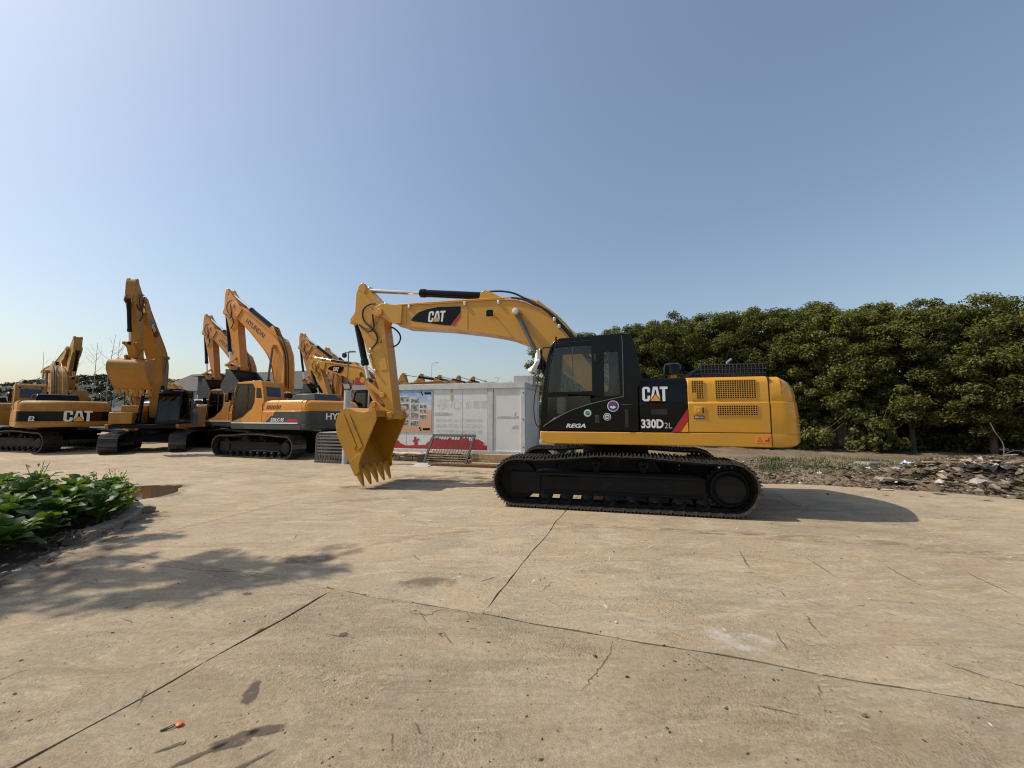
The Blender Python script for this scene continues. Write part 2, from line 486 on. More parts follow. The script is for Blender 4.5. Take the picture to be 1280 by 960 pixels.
def poly2d(name, polys, z=0):
    vs, fs = [], []
    for p in polys:
        tri = geometry.tessellate_polygon([[Vector((x, y, 0)) for x, y in p]])
        o = len(vs); vs += [(x, y, z) for x, y in p]
        for t in tri:
            a, b, c = [p[i] for i in t]
            if (b[0]-a[0])*(c[1]-a[1])-(c[0]-a[0])*(b[1]-a[1]) < 0: t = t[::-1]
            fs.append(tuple(i+o for i in t))
    me = bpy.data.meshes.new(name); me.from_pydata(vs, [], fs); me.update()
    return me

LC = [(0,.12),(0,.88),(.10,1),(.35,1),(.45,.88),(.45,.62),(.30,.62),(.30,.80),(.27,.85),(.18,.85),(.15,.8),(.15,.2),(.18,.15),(.27,.15),(.30,.2),(.30,.38),(.45,.38),(.45,.12),(.35,0),(.10,0)]
LA = [(.46,0),(.62,1),(.88,1),(1.04,0),(.89,0),(.84,.32),(.79,.72),(.75,.84),(.71,.72),(.66,.32),(.61,0)]
LT = [(1.00,1),(1.44,1),(1.44,.83),(1.30,.83),(1.30,0),(1.14,0),(1.14,.83),(1.00,.83)]
def logo(parent, x, z, w, h, y=None, place=None, basis=NEAR, ang=0, shear=0.0):
    """three block letters with an amber triangle; place(u, v, lift) -> point"""
    sc = lambda p, : [((u + shear*v)*w/1.44, v*h) for u, v in p]
    o = decal('lettering', poly2d('lettering', [sc(LC), sc(LA), sc(LT)]), M['white'], parent, place(0), basis, ang)
    decal('logo_triangle_edge', poly2d('logo_triangle_edge', [sc([(.40,-.02),(.75,.56),(1.10,-.02)])]), M['black'], parent, place(.002), basis, ang)
    decal('logo_triangle', poly2d('logo_triangle', [sc([(.47,.02),(.75,.47),(1.03,.02)])]), M['decal_orange'], parent, place(.004), basis, ang)
    return o

# ------------------------------------------------------------------ excavator
PF = Vector((.10, 0, 1.90)); PT = Vector((-5.74, 0, 4.37)); PB = Vector((-5.40, 0, 1.74))
PL = Vector((-5.86, 0, 2.02)); PS = Vector((-5.66, 0, 2.26)); PH = Vector((-6.22, 0, 2.64))
P_SC_BOOM = Vector((-3.0, 0, 4.68)); P_SC_STICK = Vector((-6.38, 0, 5.08))
P_BC = Vector((-6.62, 0, 4.22)); P_BOOMCYL = Vector((-2.16, 0, 4.13)); P_BASECYL = Vector((-.93, 0, 1.58))

def rot_about(p, ang):
    return Matrix.Translation(p) @ Matrix.Rotation(ang, 4, 'Y') @ Matrix.Translation(-p)

def track_points(n):
    """evenly spaced (x, z, tx, tz) on the outside of the track, going round"""
    pts = []
    for i in range(40): pts.append((-1.80 + 3.55*i/40, 0.0))
    c = (1.87, .475)
    for i in range(31):
        a = R(-88 + 172*i/30); rr = .475 + .02*math.sin(max(0, a))
        pts.append((c[0] + rr*math.cos(a), c[1] + rr*math.sin(a)))
    top = [(1.87,.965),(1.45,.975),(.9,1.01),(.45,1.045),(.0,1.05),(-.4,1.045),(-.85,1.0),(-1.35,.955),(-1.8,.955)]
    for i in range(len(top)-1):
        for k in range(5):
            t = k/5; pts.append((top[i][0]*(1-t)+top[i+1][0]*t, top[i][1]*(1-t)+top[i+1][1]*t))
    c = (-1.88, .48)
    for i in range(31):
        a = R(85 + 180*i/30); pts.append((c[0] + .478*math.cos(a), c[1] + .478*math.sin(a)))
    P = np.array(pts + [pts[0]])
    # soften corners
    Q = P[:-1]
    for _ in range(3): Q = .25*np.roll(Q, 1, 0) + .5*Q + .25*np.roll(Q, -1, 0)
    Q[:, 1] = np.maximum(Q[:, 1], 0)
    P = np.vstack([Q, Q[:1]])
    seg = np.linalg.norm(np.diff(P, axis=0), axis=1); cum = np.concatenate([[0], np.cumsum(seg)])
    out = []
    for k in range(n):
        s = cum[-1]*k/n
        x, z = np.interp(s, cum, P[:, 0]), np.interp(s, cum, P[:, 1])
        s2, s0 = (s+.06) % cum[-1], (s-.06) % cum[-1]
        t = np.array([np.interp(s2, cum, P[:, 0])-np.interp(s0, cum, P[:, 0]), np.interp(s2, cum, P[:, 1])-np.interp(s0, cum, P[:, 1])])
        t /= np.linalg.norm(t)
        out.append((float(x), float(z), float(t[0]), float(t[1])))
    return out, cum[-1]

NSH = 52
TRACK, TLEN = track_points(NSH)
SW = .70                                   # shoe width
def shoe_mb():
    m = MB(); L = TLEN/NSH
    m.box(-L*.44, L*.44, -SW/2, SW/2, -.058, -.034)
    for gx in (-.36, .0, .36):
        m.box(L*gx-.008, L*gx+.008, -SW/2+.004, SW/2-.004, -.0345, .004)
    m.box(L*.42, L*.56, -SW/2+.012, SW/2-.012, -.068, -.052)
    return m
CACHE = {}
def cached(key, fn):
    if key not in CACHE: CACHE[key] = fn()
    return CACHE[key]

def build_track(root, yc, detail):
    """one crawler: frame, rollers, idler, sprocket, chain and shoes"""
    side = -1 if yc < 0 else 1
    fr = MB()
    yo = yc + side*.16; yi = yc - side*.16
    y0, y1 = min(yo, yi), max(yo, yi)
    fr.prism([(-1.50,.24),(-1.50,.66),(-1.40,.68),(1.30,.68),(1.50,.62),(1.52,.30),(1.45,.26)], y0, y1)
    fr.box(-2.02, -1.44, y0-.03, y1+.03, .24, .66)
    fr.prism([(-1.45,.60),(-1.45,.655),(1.40,.655),(1.48,.60)], y0-.05, y1+.05)
    fr.box(-1.40, 1.44, y0-.045, y1+.045, .285, .315)
    f = obj('track_frame', fr, M['dark'], root, bevel=.012)
    if detail:
        for hx in (-.27, .14, .75):
            b = MB(); b.box(hx, hx+.15, y0-.003, y1+.003, .44, .51); obj('frame_opening', b, M['black'], f)
        b = MB(); b.box(-1.30, -.75, yo-.07 if side < 0 else yo, yo if side < 0 else yo+.07, .555, .585); obj('step_bar', b, M['dark'], f, bevel=.004)
    for i in range(8):
        x = -1.35 + i*.40
        r = MB().lathe_y(x, .19, [(yc-.17,.07),(yc-.17,.12),(yc-.11,.12),(yc-.11,.095),(yc+.11,.095),(yc+.11,.12),(yc+.17,.12),(yc+.17,.07)], 18)
        obj('track_roller', r, M['dark'], root)
        if detail and i in (0, 1, 2, 4, 6):
            b = MB().prism([(x-.10,.30),(x+.10,.30),(x+.06,.16),(x-.06,.16)], yo-.02 if side < 0 else yo-.015, yo+.015 if side < 0 else yo+.02)
            obj('roller_bracket', b, M['dark'], root)
    for x in (-.38, .47):
        r = MB().lathe_y(x, .84, [(yc-.2,.05),(yc-.2,.085),(yc+.2,.085),(yc+.2,.05)], 18)
        r.box(x-.05, x+.05, yc-.05, yc+.05, .66, .82)
        obj('carrier_roller', r, M['dark'], root)
    idl = MB().lathe_y(-1.88, .48, [(yc-.11,.08),(yc-.11,.14),(yc-.09,.30),(yc-.09,.36),(yc-.05,.385),(yc+.05,.385),(yc+.09,.36),(yc+.09,.30),(yc+.11,.14),(yc+.11,.08)], 32)
    obj('idler_wheel', idl, M['dark'], root)
    sp = MB()
    nt_ = 22; prof = []
    for i in range(nt_*2):
        a = 2*PI*i/(nt_*2); rr = .385 if i % 2 == 0 else .335
        prof.append((1.88+rr*math.cos(a), .475+rr*math.sin(a)))
    sp.prism(prof, yc-.04, yc+.04)
    spo = obj('sprocket', sp, M['dark'], root)
    o = side
    hub = MB().lathe_y(1.88, .475, [(yc+o*.0,.30),(yc+o*.10,.31),(yc+o*.18,.31),(yc+o*.185,.27),(yc+o*.25,.25),(yc+o*.29,.22),(yc+o*.30,.0)], 36)
    h = obj('final_drive', hub, M['dark'], spo)
    if detail:
        b = MB()
        for i in range(30):
            a = 2*PI*i/30
            b.tube([(1.88+.288*math.cos(a), yc+o*.17, .475+.288*math.sin(a)), (1.88+.288*math.cos(a), yc+o*.205, .475+.288*math.sin(a))], .013, 6)
        obj('bolt_ring', b, M['dark'], spo)['kind'] = 'stuff'
    # chain links
    ch = MB()
    for off in (-.10, .10):
        for k in range(NSH):
            x, z, tx, tz = TRACK[k]
            nx, nz = tz, -tx                 # outward
            c = Vector((x-nx*.085, yc+off, z-nz*.085))
            ch.obox(c, Vector((tx, 0, tz))*.108, Vector((0, .02, 0)), Vector((nx, 0, nz))*.036)
    obj('track_chain', ch, M['dark'], root, sm=False)['kind'] = 'stuff'
    if detail:
        me = cached('shoe', lambda: obj_mesh(shoe_mb(), 'track_shoe', M['shoe']))
        for k in range(NSH):
            x, z, tx, tz = TRACK[k]
            s = bpy.data.objects.new('track_shoe', me); COL.objects.link(s); s.parent = root
            nx, nz = tz, -tx
            j = random.uniform(-.012, .012); tx2, tz2 = tx*math.cos(j)-tz*math.sin(j), tx*math.sin(j)+tz*math.cos(j)
            nx, nz = tz2, -tx2
            s.matrix_basis = Matrix(((tx2,0,nx,x),(0,1,0,yc),(tz2,0,nz,z),(0,0,0,1)))
    else:
        def mk():
            m = MB(); sh = shoe_mb()
            for x, z, tx, tz in TRACK:
                nx, nz = tz, -tx
                m.add([(x+p[0]*tx+p[2]*nx, p[1], z+p[0]*tz+p[2]*nz) for p in sh.v], sh.f)
            return obj_mesh(m, 'track_shoes', M['shoe'])
        me = cached('shoes', mk)
        s = bpy.data.objects.new('track_shoes', me); COL.objects.link(s); s.parent = root
        s.location = (0, yc, 0); s['kind'] = 'stuff'

def obj_mesh(mb, name, mat, sm=False):
    me = mb.mesh(name); me.materials.append(mat)
    if sm: smooth(me)
    return me

BOOM_UP = [(-5.37,4.52),(-5.19,4.53),(-3.89,4.50),(-2.97,4.50),(-2.61,4.49),(-2.2,4.45),(-1.97,4.38),(-1.77,4.28),(-1.58,4.18),(-1.45,4.07),(-1.2,3.8),(-1.0,3.55),(-.45,2.78),(.06,2.10),(.22,2.00),(.28,1.88),(.22,1.76),(.08,1.70)]
BOOM_LOW = [(-.12,1.76),(-.77,2.46),(-1.13,2.74),(-1.5,3.05),(-1.85,3.33),(-2.08,3.47),(-2.32,3.57),(-2.68,3.66),(-3.06,3.73),(-3.88,3.86),(-5.13,3.99),(-5.31,4.06)]

def boom_parts(root, T, C, S, detail):
    bm = MB()
    prof = BOOM_UP + BOOM_LOW
    # box section: side plates with top and bottom plates that overhang a little
    bm.prism(prof, -.27, .27)
    b = obj('boom', bm, C, root, bevel=.014); b.matrix_basis = T
    fl = MB()
    def strip(line, lift, y):
        for i in range(len(line)-1):
            (x0, z0), (x1, z1) = line[i], line[i+1]
            fl.add([(x0,-y,z0-lift),(x1,-y,z1-lift),(x1,y,z1-lift),(x0,y,z0-lift),(x0,-y,z0+lift),(x1,-y,z1+lift),(x1,y,z1+lift),(x0,y,z0+lift)],
                   [(0,3,2,1),(4,5,6,7),(0,1,5,4),(1,2,6,5),(2,3,7,6),(3,0,4,7)])
    strip(BOOM_UP[:13], .010, .295); strip(BOOM_LOW[1:], .010, .295)
    obj('flange_plate', fl, C, b)
    for s in (-1, 1):
        p = MB().prism([(-5.97,4.46),(-5.90,4.51),(-5.69,4.60),(-5.32,4.535),(-5.12,4.50),(-5.15,4.05),(-5.31,4.05),(-5.47,4.10),(-5.68,4.24),(-5.90,4.29),(-5.96,4.34)], s*.285-.03, s*.285+.03)
        obj('tip_plate', p, C, b, bevel=.006)
        p = MB().disc_y(PT.x, PT.z, s*.30, s*.36, .085, 20); obj('pin_boss', p, C, b, bevel=.01)
        q = MB().prism([(-3.16,4.50),(-3.10,4.73),(-3.0,4.79),(-2.90,4.76),(-2.45,4.51)], s*.14-.02, s*.14+.02)
        obj('cylinder_bracket', q, C, b, bevel=.006)
        w = MB().disc_y(P_BOOMCYL.x, P_BOOMCYL.z, s*.27, s*.46, .09, 20); obj('pin_boss', w, C, b, bevel=.01)
    # steel pipes and hoses along the top
    pipes = [[(-5.35,4.56),(-4.6,4.56),(-3.5,4.55),(-2.65,4.545),(-2.3,4.53)], [(-5.2,4.555),(-3.3,4.545),(-2.75,4.54)]]
    for k, pl in enumerate(pipes):
        m = MB().tube([(x, -.22+k*.44, z) for x, z in pl], .019, 8); obj('steel_pipe', m, C, b)
    hs = [[(-2.32,-.22,4.53),(-2.1,-.22,4.49),(-1.85,-.21,4.38),(-1.5,-.2,4.15),(-1.2,-.2,3.85),(-.95,-.2,3.54),(-.5,-.2,2.95)],
          [(-3.19,-.05,4.64),(-3.10,-.07,4.76),(-2.93,-.1,4.76),(-2.59,-.12,4.74),(-2.29,-.12,4.67),(-2.06,-.12,4.55),(-1.9,-.12,4.46),(-1.45,-.12,4.17),(-1.15,-.12,3.87),(-.85,-.12,3.5),(-.4,-.12,2.9)],
          [(-2.30,.06,4.52),(-2.08,.1,4.60),(-1.74,.1,4.46),(-1.39,.1,4.21),(-1.08,.1,3.90),(-.75,.1,3.45),(-.3,.1,2.85)]]
    for h in hs:
        m = MB().tube(smooth_line(h, 4), .024, 8); obj('hose', m, M['hose'] if h is not hs[2] else C, b)
    if detail:
        for x, z in [(-5.60,4.56),(-4.94,4.46),(-3.46,4.44),(-2.61,4.42),(-1.29,3.93),(-1.18,3.76)]:
            m = MB(); m.box(x-.03, x+.03, -.312, -.19, z-.045, z+.05); obj('pipe_clamp', m, M['clamp'], b, bevel=.012)
        m = MB().prism([(-1.75,4.42),(-1.3,4.05),(-1.28,4.11),(-1.72,4.5)], -.02, .02); obj('hose_guide', m, C, b)
        m = MB(); m.box(-2.86,-2.70,-.50,-.42,4.05,4.20); o = obj('work_light', m, M['black'], b, bevel=.02)
        m = MB().tube([(-2.78,-.43,4.12),(-2.68,-.34,4.05),(-2.64,-.26,4.04)], .014, 8); obj('lamp_bracket', m, C, o)
        # weld seams
        for x, z0, z1 in ((-3.40,3.80,4.48),):
            m = MB(); m.box(x-.008, x+.008, -.277, -.27, z0, z1); obj('weld_seam', m, C, b)
        m = MB(); m.box(-5.16,-5.02,-.279,-.268,4.06,4.50); obj('weld_seam', m, C, b)
    return b

def smooth_line(pts, n=4):
    P = [Vector(p) for p in pts]; out = []
    for i in range(len(P)-1):
        p0, p1, p2, p3 = P[max(i-1,0)], P[i], P[i+1], P[min(i+2, len(P)-1)]
        for k in range(n):
            t = k/n
            out.append(.5*((2*p1)+(-p0+p2)*t+(2*p0-5*p1+4*p2-p3)*t*t+(-p0+3*p1-3*p2+p3)*t**3))
    return out + [P[-1]]

STICK = [(-6.48,5.12),(-6.40,5.185),(-6.33,5.17),(-6.24,5.10),(-5.98,4.83),(-5.74,4.60),(-5.62,4.50),(-5.60,4.30),(-5.70,4.12),(-5.57,3.36),(-5.36,1.93),(-5.30,1.78),(-5.34,1.67),(-5.43,1.65),(-5.51,1.72),(-5.56,1.86),(-5.72,2.22),(-5.92,2.75),(-6.06,3.10),(-6.20,3.50),(-6.36,3.90),(-6.48,4.14),(-6.58,4.16),(-6.66,4.22),(-6.62,4.32),(-6.56,4.42),(-6.545,4.93)]

def stick_parts(root, T, C, detail):
    st = MB().prism(STICK, -.19, .19)
    s = obj('stick', st, C, root, bevel=.014); s.matrix_basis = T
    for sd in (-1, 1):
        m = MB().prism([(-6.57,4.10),(-6.72,4.16),(-6.72,4.28),(-6.55,4.52),(-6.48,4.4),(-6.46,4.2)], sd*.13-.015, sd*.13+.015)
        obj('cylinder_bracket', m, C, s)
        m = MB().prism([(-6.50,5.05),(-6.46,5.17),(-6.38,5.23),(-6.30,5.2),(-6.22,5.06),(-6.3,4.9)], sd*.15-.055, sd*.15+.055)
        obj('horn_boss', m, C, s, bevel=.02)
        m = MB().disc_y(PB.x, PB.z, sd*.19, sd*.225, .10, 20); obj('pin_boss', m, C, s, bevel=.01)
    h1 = [(-5.91,-.27,4.61),(-6.07,-.27,4.61),(-6.23,-.27,4.51),(-6.28,-.26,4.34),(-6.22,-.25,4.17),(-6.08,-.25,4.04),(-5.93,-.24,3.9),(-5.84,-.24,3.73),(-5.88,-.23,3.59),(-6.03,-.22,3.45)]
    h2 = [(-5.95,-.30,4.49),(-5.97,-.27,4.24),(-5.94,-.26,4.03),(-6.07,-.24,3.91),(-6.21,-.22,3.96),(-6.40,-.21,4.10)]
    h3 = [(-5.74,.14,4.10),(-5.60,.17,4.04),(-5.47,.2,3.90),(-5.44,.2,3.76),(-5.50,.18,3.62),(-5.66,.14,3.52)]
    for h in (h1, h2, h3):
        obj('hose', MB().tube(smooth_line(h, 4), .022, 8), M['hose'], s)
    if detail:
        # doubler plates on the side
        m = MB().prism([(-6.47,4.9),(-6.36,5.0),(-5.85,4.5),(-5.80,4.28),(-6.02,3.98),(-6.22,4.0),(-6.46,4.36)], -.205, -.19); obj('doubler_plate', m, C, s, bevel=.004)
        m = MB().prism([(-5.90,3.30),(-5.66,3.34),(-5.55,2.9),(-5.75,2.88)], -.199, -.19); obj('doubler_plate', m, C, s, bevel=.003)
        obj('steel_pipe', MB().tube(smooth_line([(-6.03,-.22,3.45),(-6.08,-.215,3.35),(-6.02,-.21,3.2),(-5.95,-.21,2.95)], 3), .016, 8), C, s)
        for x, z in ((-6.04,3.44),(-6.06,3.30),(-5.9,2.88)):
            m = MB(); m.box(x-.03, x+.03, -.245, -.19, z-.03, z+.03); obj('pipe_clamp', m, M['clamp'], s, bevel=.01)
        m = MB(); m.box(-5.83,-5.70,-.194,-.189,3.55,3.72); obj('warning_label', m, M['decal_orange'], s)
        m = MB(); m.box(-5.755,-5.738,-.197,-.192,3.60,3.68); m.box(-5.79,-5.765,-.197,-.192,3.60,3.625); obj('label_print', m, M['black'], s)
    return s

BK = [(-5.55,1.93),(-5.68,1.86),(-5.84,1.82),(-6.04,1.84),(-6.22,1.91),(-6.34,1.93),(-6.46,1.87),(-6.57,1.74),(-6.62,1.53),(-6.57,1.29),(-6.40,.95),(-6.16,.55)]
MOUTH_T = (-5.50,1.70); LIP = (-5.98,.50)
def bucket_parts(root, T, C, detail):
    W = .70
    shell_out = [(-5.50,1.74),(-5.54,1.86)] + [p for p in BK[1:]] + [(-6.06,.42)]
    sh = MB()
    inn = []
    cen = Vector((-6.0, 1.25))
    for x, z in shell_out:
        v = Vector((x, z)); q = v + (cen-v).normalized()*.035; inn.append((q.x, q.y))
    n = len(shell_out)
    prof = shell_out + inn[::-1]
    sh.prism(prof, -W, W)
    b = obj('bucket', sh, C, root); b.matrix_basis = T
    side = [(-5.50,1.66),(-5.50,1.76),(-5.55,1.92)] + BK[1:] + [(-6.05,.40),(-5.93,.46),(-5.93,.62),(-5.84,.87)]
    for s in (-1, 1):
        m = MB().prism(side, s*W-.018 if s > 0 else -W-.022, s*W+.022 if s > 0 else -W+.018)
        obj('side_plate', m, C, b, bevel=.004)
        if detail or s < 0:
            m = MB().prism([(-6.20,.62),(-5.93,.86),(-5.86,.84),(-5.92,.60),(-5.90,.40),(-6.02,.30)], s*(W+.025)-.02, s*(W+.025)+.02)
            obj('side_cutter', m, C, b, bevel=.008)
        for dx in (0, .16):
            m = MB().prism([(-6.46+dx,1.74),(-6.39+dx,1.78),(-6.00+dx,1.02),(-6.07+dx*.8,.92)], s*(W+.03)-.016, s*(W+.03)+.016)
            if detail: obj('wear_plate', m, C, b, bevel=.006)
    for k in range(5):
        y = -.60 + k*.30
        a = MB()
        rings = []
        for t, w, h in ((0,.085,.075),(.35,.075,.06),(.75,.05,.035),(1.0,.032,.010)):
            c = Vector((-6.06, y, .50)).lerp(Vector((-5.87, y, .05)), t)
            ax = Vector((.92,0,.39))*h
            rings.append([c-ax+Vector((0,-w,0))*.9, c+ax+Vector((0,-w,0))*.9, c+ax+Vector((0,w,0))*.9, c-ax+Vector((0,w,0))*.9])
        a.loft(rings)
        obj('tooth', a, C, b, bevel=.006)
    for s in (-1, 1):
        m = MB().prism([(-5.30,1.80),(-5.34,1.66),(-5.46,1.62),(-5.56,1.80),(-5.70,1.84),(-6.02,1.83),(-5.97,2.02),(-5.88,2.11),(-5.78,2.09),(-5.66,1.98),(-5.46,1.86),(-5.36,1.85)], s*.265-.03, s*.265+.03)
        obj('hinge_ear', m, C, b, bevel=.008)
        m = MB().disc_y(PB.x, PB.z, s*.29, s*.345, .085, 20); obj('pin_boss', m, C, b, bevel=.012)
        m = MB().disc_y(PL.x, PL.z, s*.29, s*.335, .075, 20); obj('pin_boss', m, C, b, bevel=.012)
    return b

def cylinder(root, A, B, y, r, frac, barrel_mat, name='hydraulic_cylinder', rod_mat=None, head=True):
    """barrel from A, rod to B"""
    A = Vector((A.x, y, A.z)); B = Vector((B.x, y, B.z))
    mid = A.lerp(B, frac); u = (B-A).normalized()
    m = MB().tube([A+u*.06, mid-u*.14], r, 20)
    if head: m.tube([mid-u*.16, mid-u*.03, mid], [r*1.16, r*1.16, r*.9], 20)
    m.disc_y(A.x, A.z, y-r*.9, y+r*.9, r*1.15, 16)
    o = obj(name, m, barrel_mat, root, bevel=.006)
    m = MB().tube([mid-u*.02, B-u*.05], r*.58, 16)
    obj('piston_rod', m, rod_mat or M['chrome'], o)
    m = MB().disc_y(B.x, B.z, y-r*.8, y+r*.8, r*1.05, 18)
    obj('rod_eye', m, barrel_mat, o, bevel=.008)
    return o

def circ2(p0, r0, p1, r1, ref):
    """third corner of a triangle, on the same side as ref says"""
    d = p1-p0; L = d.length; L = min(max(L, abs(r0-r1)+1e-4), r0+r1-1e-4)
    a = (r0*r0-r1*r1+L*L)/(2*L); h = math.sqrt(max(0, r0*r0-a*a))
    u = d.normalized(); v = Vector((-u.z, 0, u.x))
    c1, c2 = p0+u*a+v*h, p0+u*a-v*h
    return c1 if ref else c2

CAB = [(-1.43,1.46),(-1.405,2.05),(-1.28,2.89),(-1.225,3.08),(-1.15,3.19),(-1.03,3.25),(-.34,3.275),(.14,3.29),(.25,3.28),(.31,3.22),(.37,3.04),(.45,2.62),(.485,2.42),(.46,2.33),(.40,2.26),(.40,1.46)]
WIN1 = [(-1.13,3.07),(-.43,3.085),(-.43,2.21),(-1.285,2.19),(-1.22,2.70)]
WIN2 = [(-.205,2.955),(.06,2.945),(.075,2.13),(-.205,2.10)]
WIN3 = [(-1.29,2.10),(-.47,2.12),(-.46,1.985),(-.87,1.845),(-1.15,1.70),(-1.29,1.60)]
CY0, CY1 = -1.50, -.50

HWIN1 = [(-1.08,3.10),(-.55,3.12),(-.55,2.0),(-.80,1.80),(-1.30,1.62),(-1.33,1.75),(-1.29,2.30),(-1.20,2.80)]
HWIN2 = [(-.50,3.12),(-.22,3.08),(-.12,2.90),(-.14,2.40),(-.26,2.16),(-.50,2.03)]
HWIN3 = [(.02,2.98),(.28,2.95),(.36,2.52),(.02,2.52)]
def cab_parts(root, col, glass, detail, trim):
    WINS = (HWIN1, HWIN2, HWIN3) if trim else (WIN1, WIN2, WIN3)
    cab = MB()
    cab.panel(CAB, list(WINS), CY0, CY0+.055)
    cab.panel(CAB, [[(-1.08,3.07),(-.10,3.08),(-.10,2.25),(-1.16,2.23)]], CY1-.055, CY1)
    def skin(a, b, t=.05, y0=CY0+.05, y1=CY1-.05):
        (x0, z0), (x1, z1) = a, b
        d = Vector((x1-x0, z1-z0)).normalized(); nx, nz = d.y*t, -d.x*t
        cab.prism([(x0, z0), (x1, z1), (x1+nx, z1+nz), (x0+nx, z0+nz)], y0, y1)
    for i in range(4, 10): skin(CAB[i], CAB[i+1])
    for i in range(10, 15): skin(CAB[i], CAB[i+1], .04)
    skin((-1.43,1.46), (-1.42,1.62)); skin(CAB[2], CAB[3], .04); skin(CAB[3], CAB[4], .04)
    cab.box(-1.42, .40, CY0+.05, CY1-.05, 1.45, 1.50)
    c = obj('cab', cab, col, root, bevel=.012)
    g = MB()
    for k, w in enumerate(WINS):
        obj('window_glass', MB().prism(w, CY0+.022, CY0+.028), glass, c)
    obj('window_glass', MB().prism([(-1.08,3.07),(-.10,3.08),(-.10,2.25),(-1.16,2.23)], CY1-.030, CY1-.024), glass, c)
    w = MB(); w.prism([(-1.418,1.62),(-1.40,2.05),(-1.275,2.89),(-1.269,2.89),(-1.394,2.05),(-1.412,1.62)], CY0+.055, CY1-.055)
    obj('windscreen', w, glass, c)
    if trim:
        out = [(-1.16,3.18),(-.22,3.17),(-.06,2.95),(-.07,2.36),(-.2,2.09),(-.46,1.92),(-.76,1.71),(-1.36,1.53),(-1.39,1.75),(-1.345,2.3),(-1.255,2.85)]
        obj('window_surround', MB().panel(out, [HWIN1, HWIN2], CY0-.006, CY0+.004), M['black'], c)
    rw = [(.376,3.02),(.448,2.60),(.456,2.60),(.384,3.02)]
    obj('rear_window', MB().prism(rw, CY0+.16, CY1-.16), M['farglass'], c)
    # interior
    s = MB(); s.box(-.62,-.12,-1.26,-.76,1.80,1.95); s.prism([(-.22,1.9),(-.10,1.9),(.10,2.62),(.06,2.72),(-.02,2.70)], -1.22, -.80)
    s.prism([(.0,2.66),(.10,2.66),(.14,2.88),(.06,2.9)], -1.12, -.9)
    s.box(-.5,-.2,-1.18,-.84,1.5,1.82)
    obj('operator_seat', s, M['seat'], c, bevel=.03)
    d = MB(); d.box(-.72,-.18,-1.42,-1.28,1.9,2.06); d.box(-.72,-.18,-.74,-.60,1.9,2.06); d.tube([(-.66,-1.35,2.06),(-.70,-1.34,2.25)], .018, 8)
    d.tube([(-.66,-.67,2.06),(-.70,-.67,2.25)], .018, 8); d.tube([(-1.12,-1.1,1.5),(-.98,-1.08,2.22)], .012, 8); d.tube([(-1.12,-.9,1.5),(-.98,-.9,2.22)], .012, 8)
    d.box(-1.36,-1.2,-.72,-.56,1.5,2.3)
    obj('control_console', d, M['black'], c, bevel=.015)
    if detail:
        t = MB().lathe_z(-1.02, -1.38, [(1.74,.05),(1.78,.085),(1.95,.095),(2.08,.085),(2.12,.05)], 16); obj('air_duct', t, M['tan'], c)
        t = MB(); t.box(-.80,-.785,CY0+.03,CY0+.045,2.21,3.075); obj('window_bar', t, M['greysteel'], c)
        ln = [(-1.36,CY0-.004,1.52),(-1.33,CY0-.004,1.56),(-1.15,CY0-.004,1.67),(-.87,CY0-.004,1.82),(-.6,CY0-.004,1.92),(-.31,CY0-.004,2.0),(.08,CY0-.004,2.085),(.12,CY0-.004,2.10),(.14,CY0-.004,2.16),(.142,CY0-.004,3.05),(.13,CY0-.004,3.25)]
        obj('trim_line', MB().tube(smooth_line(ln, 4), .0075, 6), M['greysteel'], c)
        ln = [(-1.30,CY0-.004,2.20),(-1.20,CY0-.004,2.85),(-1.12,CY0-.004,3.10),(-1.02,CY0-.004,3.155),(-.40,CY0-.004,3.18)]
        obj('door_seam', MB().tube(smooth_line(ln, 4), .006, 6), M['hose'], c)
        for x0, x1, z0, z1 in ((-.385,-.34,2.78,2.92),(-.38,-.30,1.60,1.75)):
            m = MB(); m.box(x0, x1, CY0-.012, CY0, z0, z1); obj('door_hinge', m, M['hose'], c, bevel=.006)
        m = MB().tube([(.10,CY0-.03,1.94),(.28,CY0-.03,1.94)], .012, 8); m.box(.16,.22,CY0-.02,CY0,1.52,1.86); obj('door_handle', m, M['hose'], c, bevel=.004)
        for nm, x, z, r, mt, mt2 in (('sticker',-.52,1.79,.076,'green','white'),('sticker',-.05,1.92,.105,'white','blue'),('sticker',-.16,1.72,.070,'white','blue')):
            k = obj(nm, MB().disc_y(x, z, CY0-.003, CY0, r, 24), M[mt], c)
            obj('sticker_ring', MB().disc_y(x, z, CY0-.005, CY0-.0025, r*.86, 24), M[mt2], k)
            obj('sticker_face', MB().disc_y(x, z, CY0-.007, CY0-.0045, r*.62, 20), M['green' if mt == 'green' else 'white'] if r < .09 else M['blue'], k)
            if r > .09:
                q = lambda P_: [(x+u*1.8, z+w*1.8) for u, w in P_]
                obj('sticker_print', poly_prism(q([(-.035,.012),(-.02,.034),(.02,.034),(.035,.012),(.015,.022),(0,.012),(-.015,.024)]), CY0-.009, CY0-.0065), M['red'], k)
                obj('sticker_print', poly_prism(q([(-.035,-.012),(-.018,.005),(-.006,-.008),(.008,.006),(.02,-.006),(.034,-.01),(0,-.03)]), CY0-.009, CY0-.0065), M['white'], k)
            else:
                q = lambda P_: [(x+u*1.7, z+w*1.7) for u, w in P_]
                obj('sticker_print', poly_prism(q([(-.018,-.01),(-.018,.006),(0,.016),(.018,.006),(.018,-.01)]), CY0-.009, CY0-.0065), M['green'], k)
        decal('lettering', text_mesh('REGA', .37, .078, .28, .03), M['white'], c, (-.93, CY0-.003, 1.512))
        # mirror and lamp bracket at the front post
        m = MB(); m.box(-1.50,-1.40,-1.42,-1.30,2.66,3.06); mo = obj('mirror', m, M['black'], c, bevel=.03)
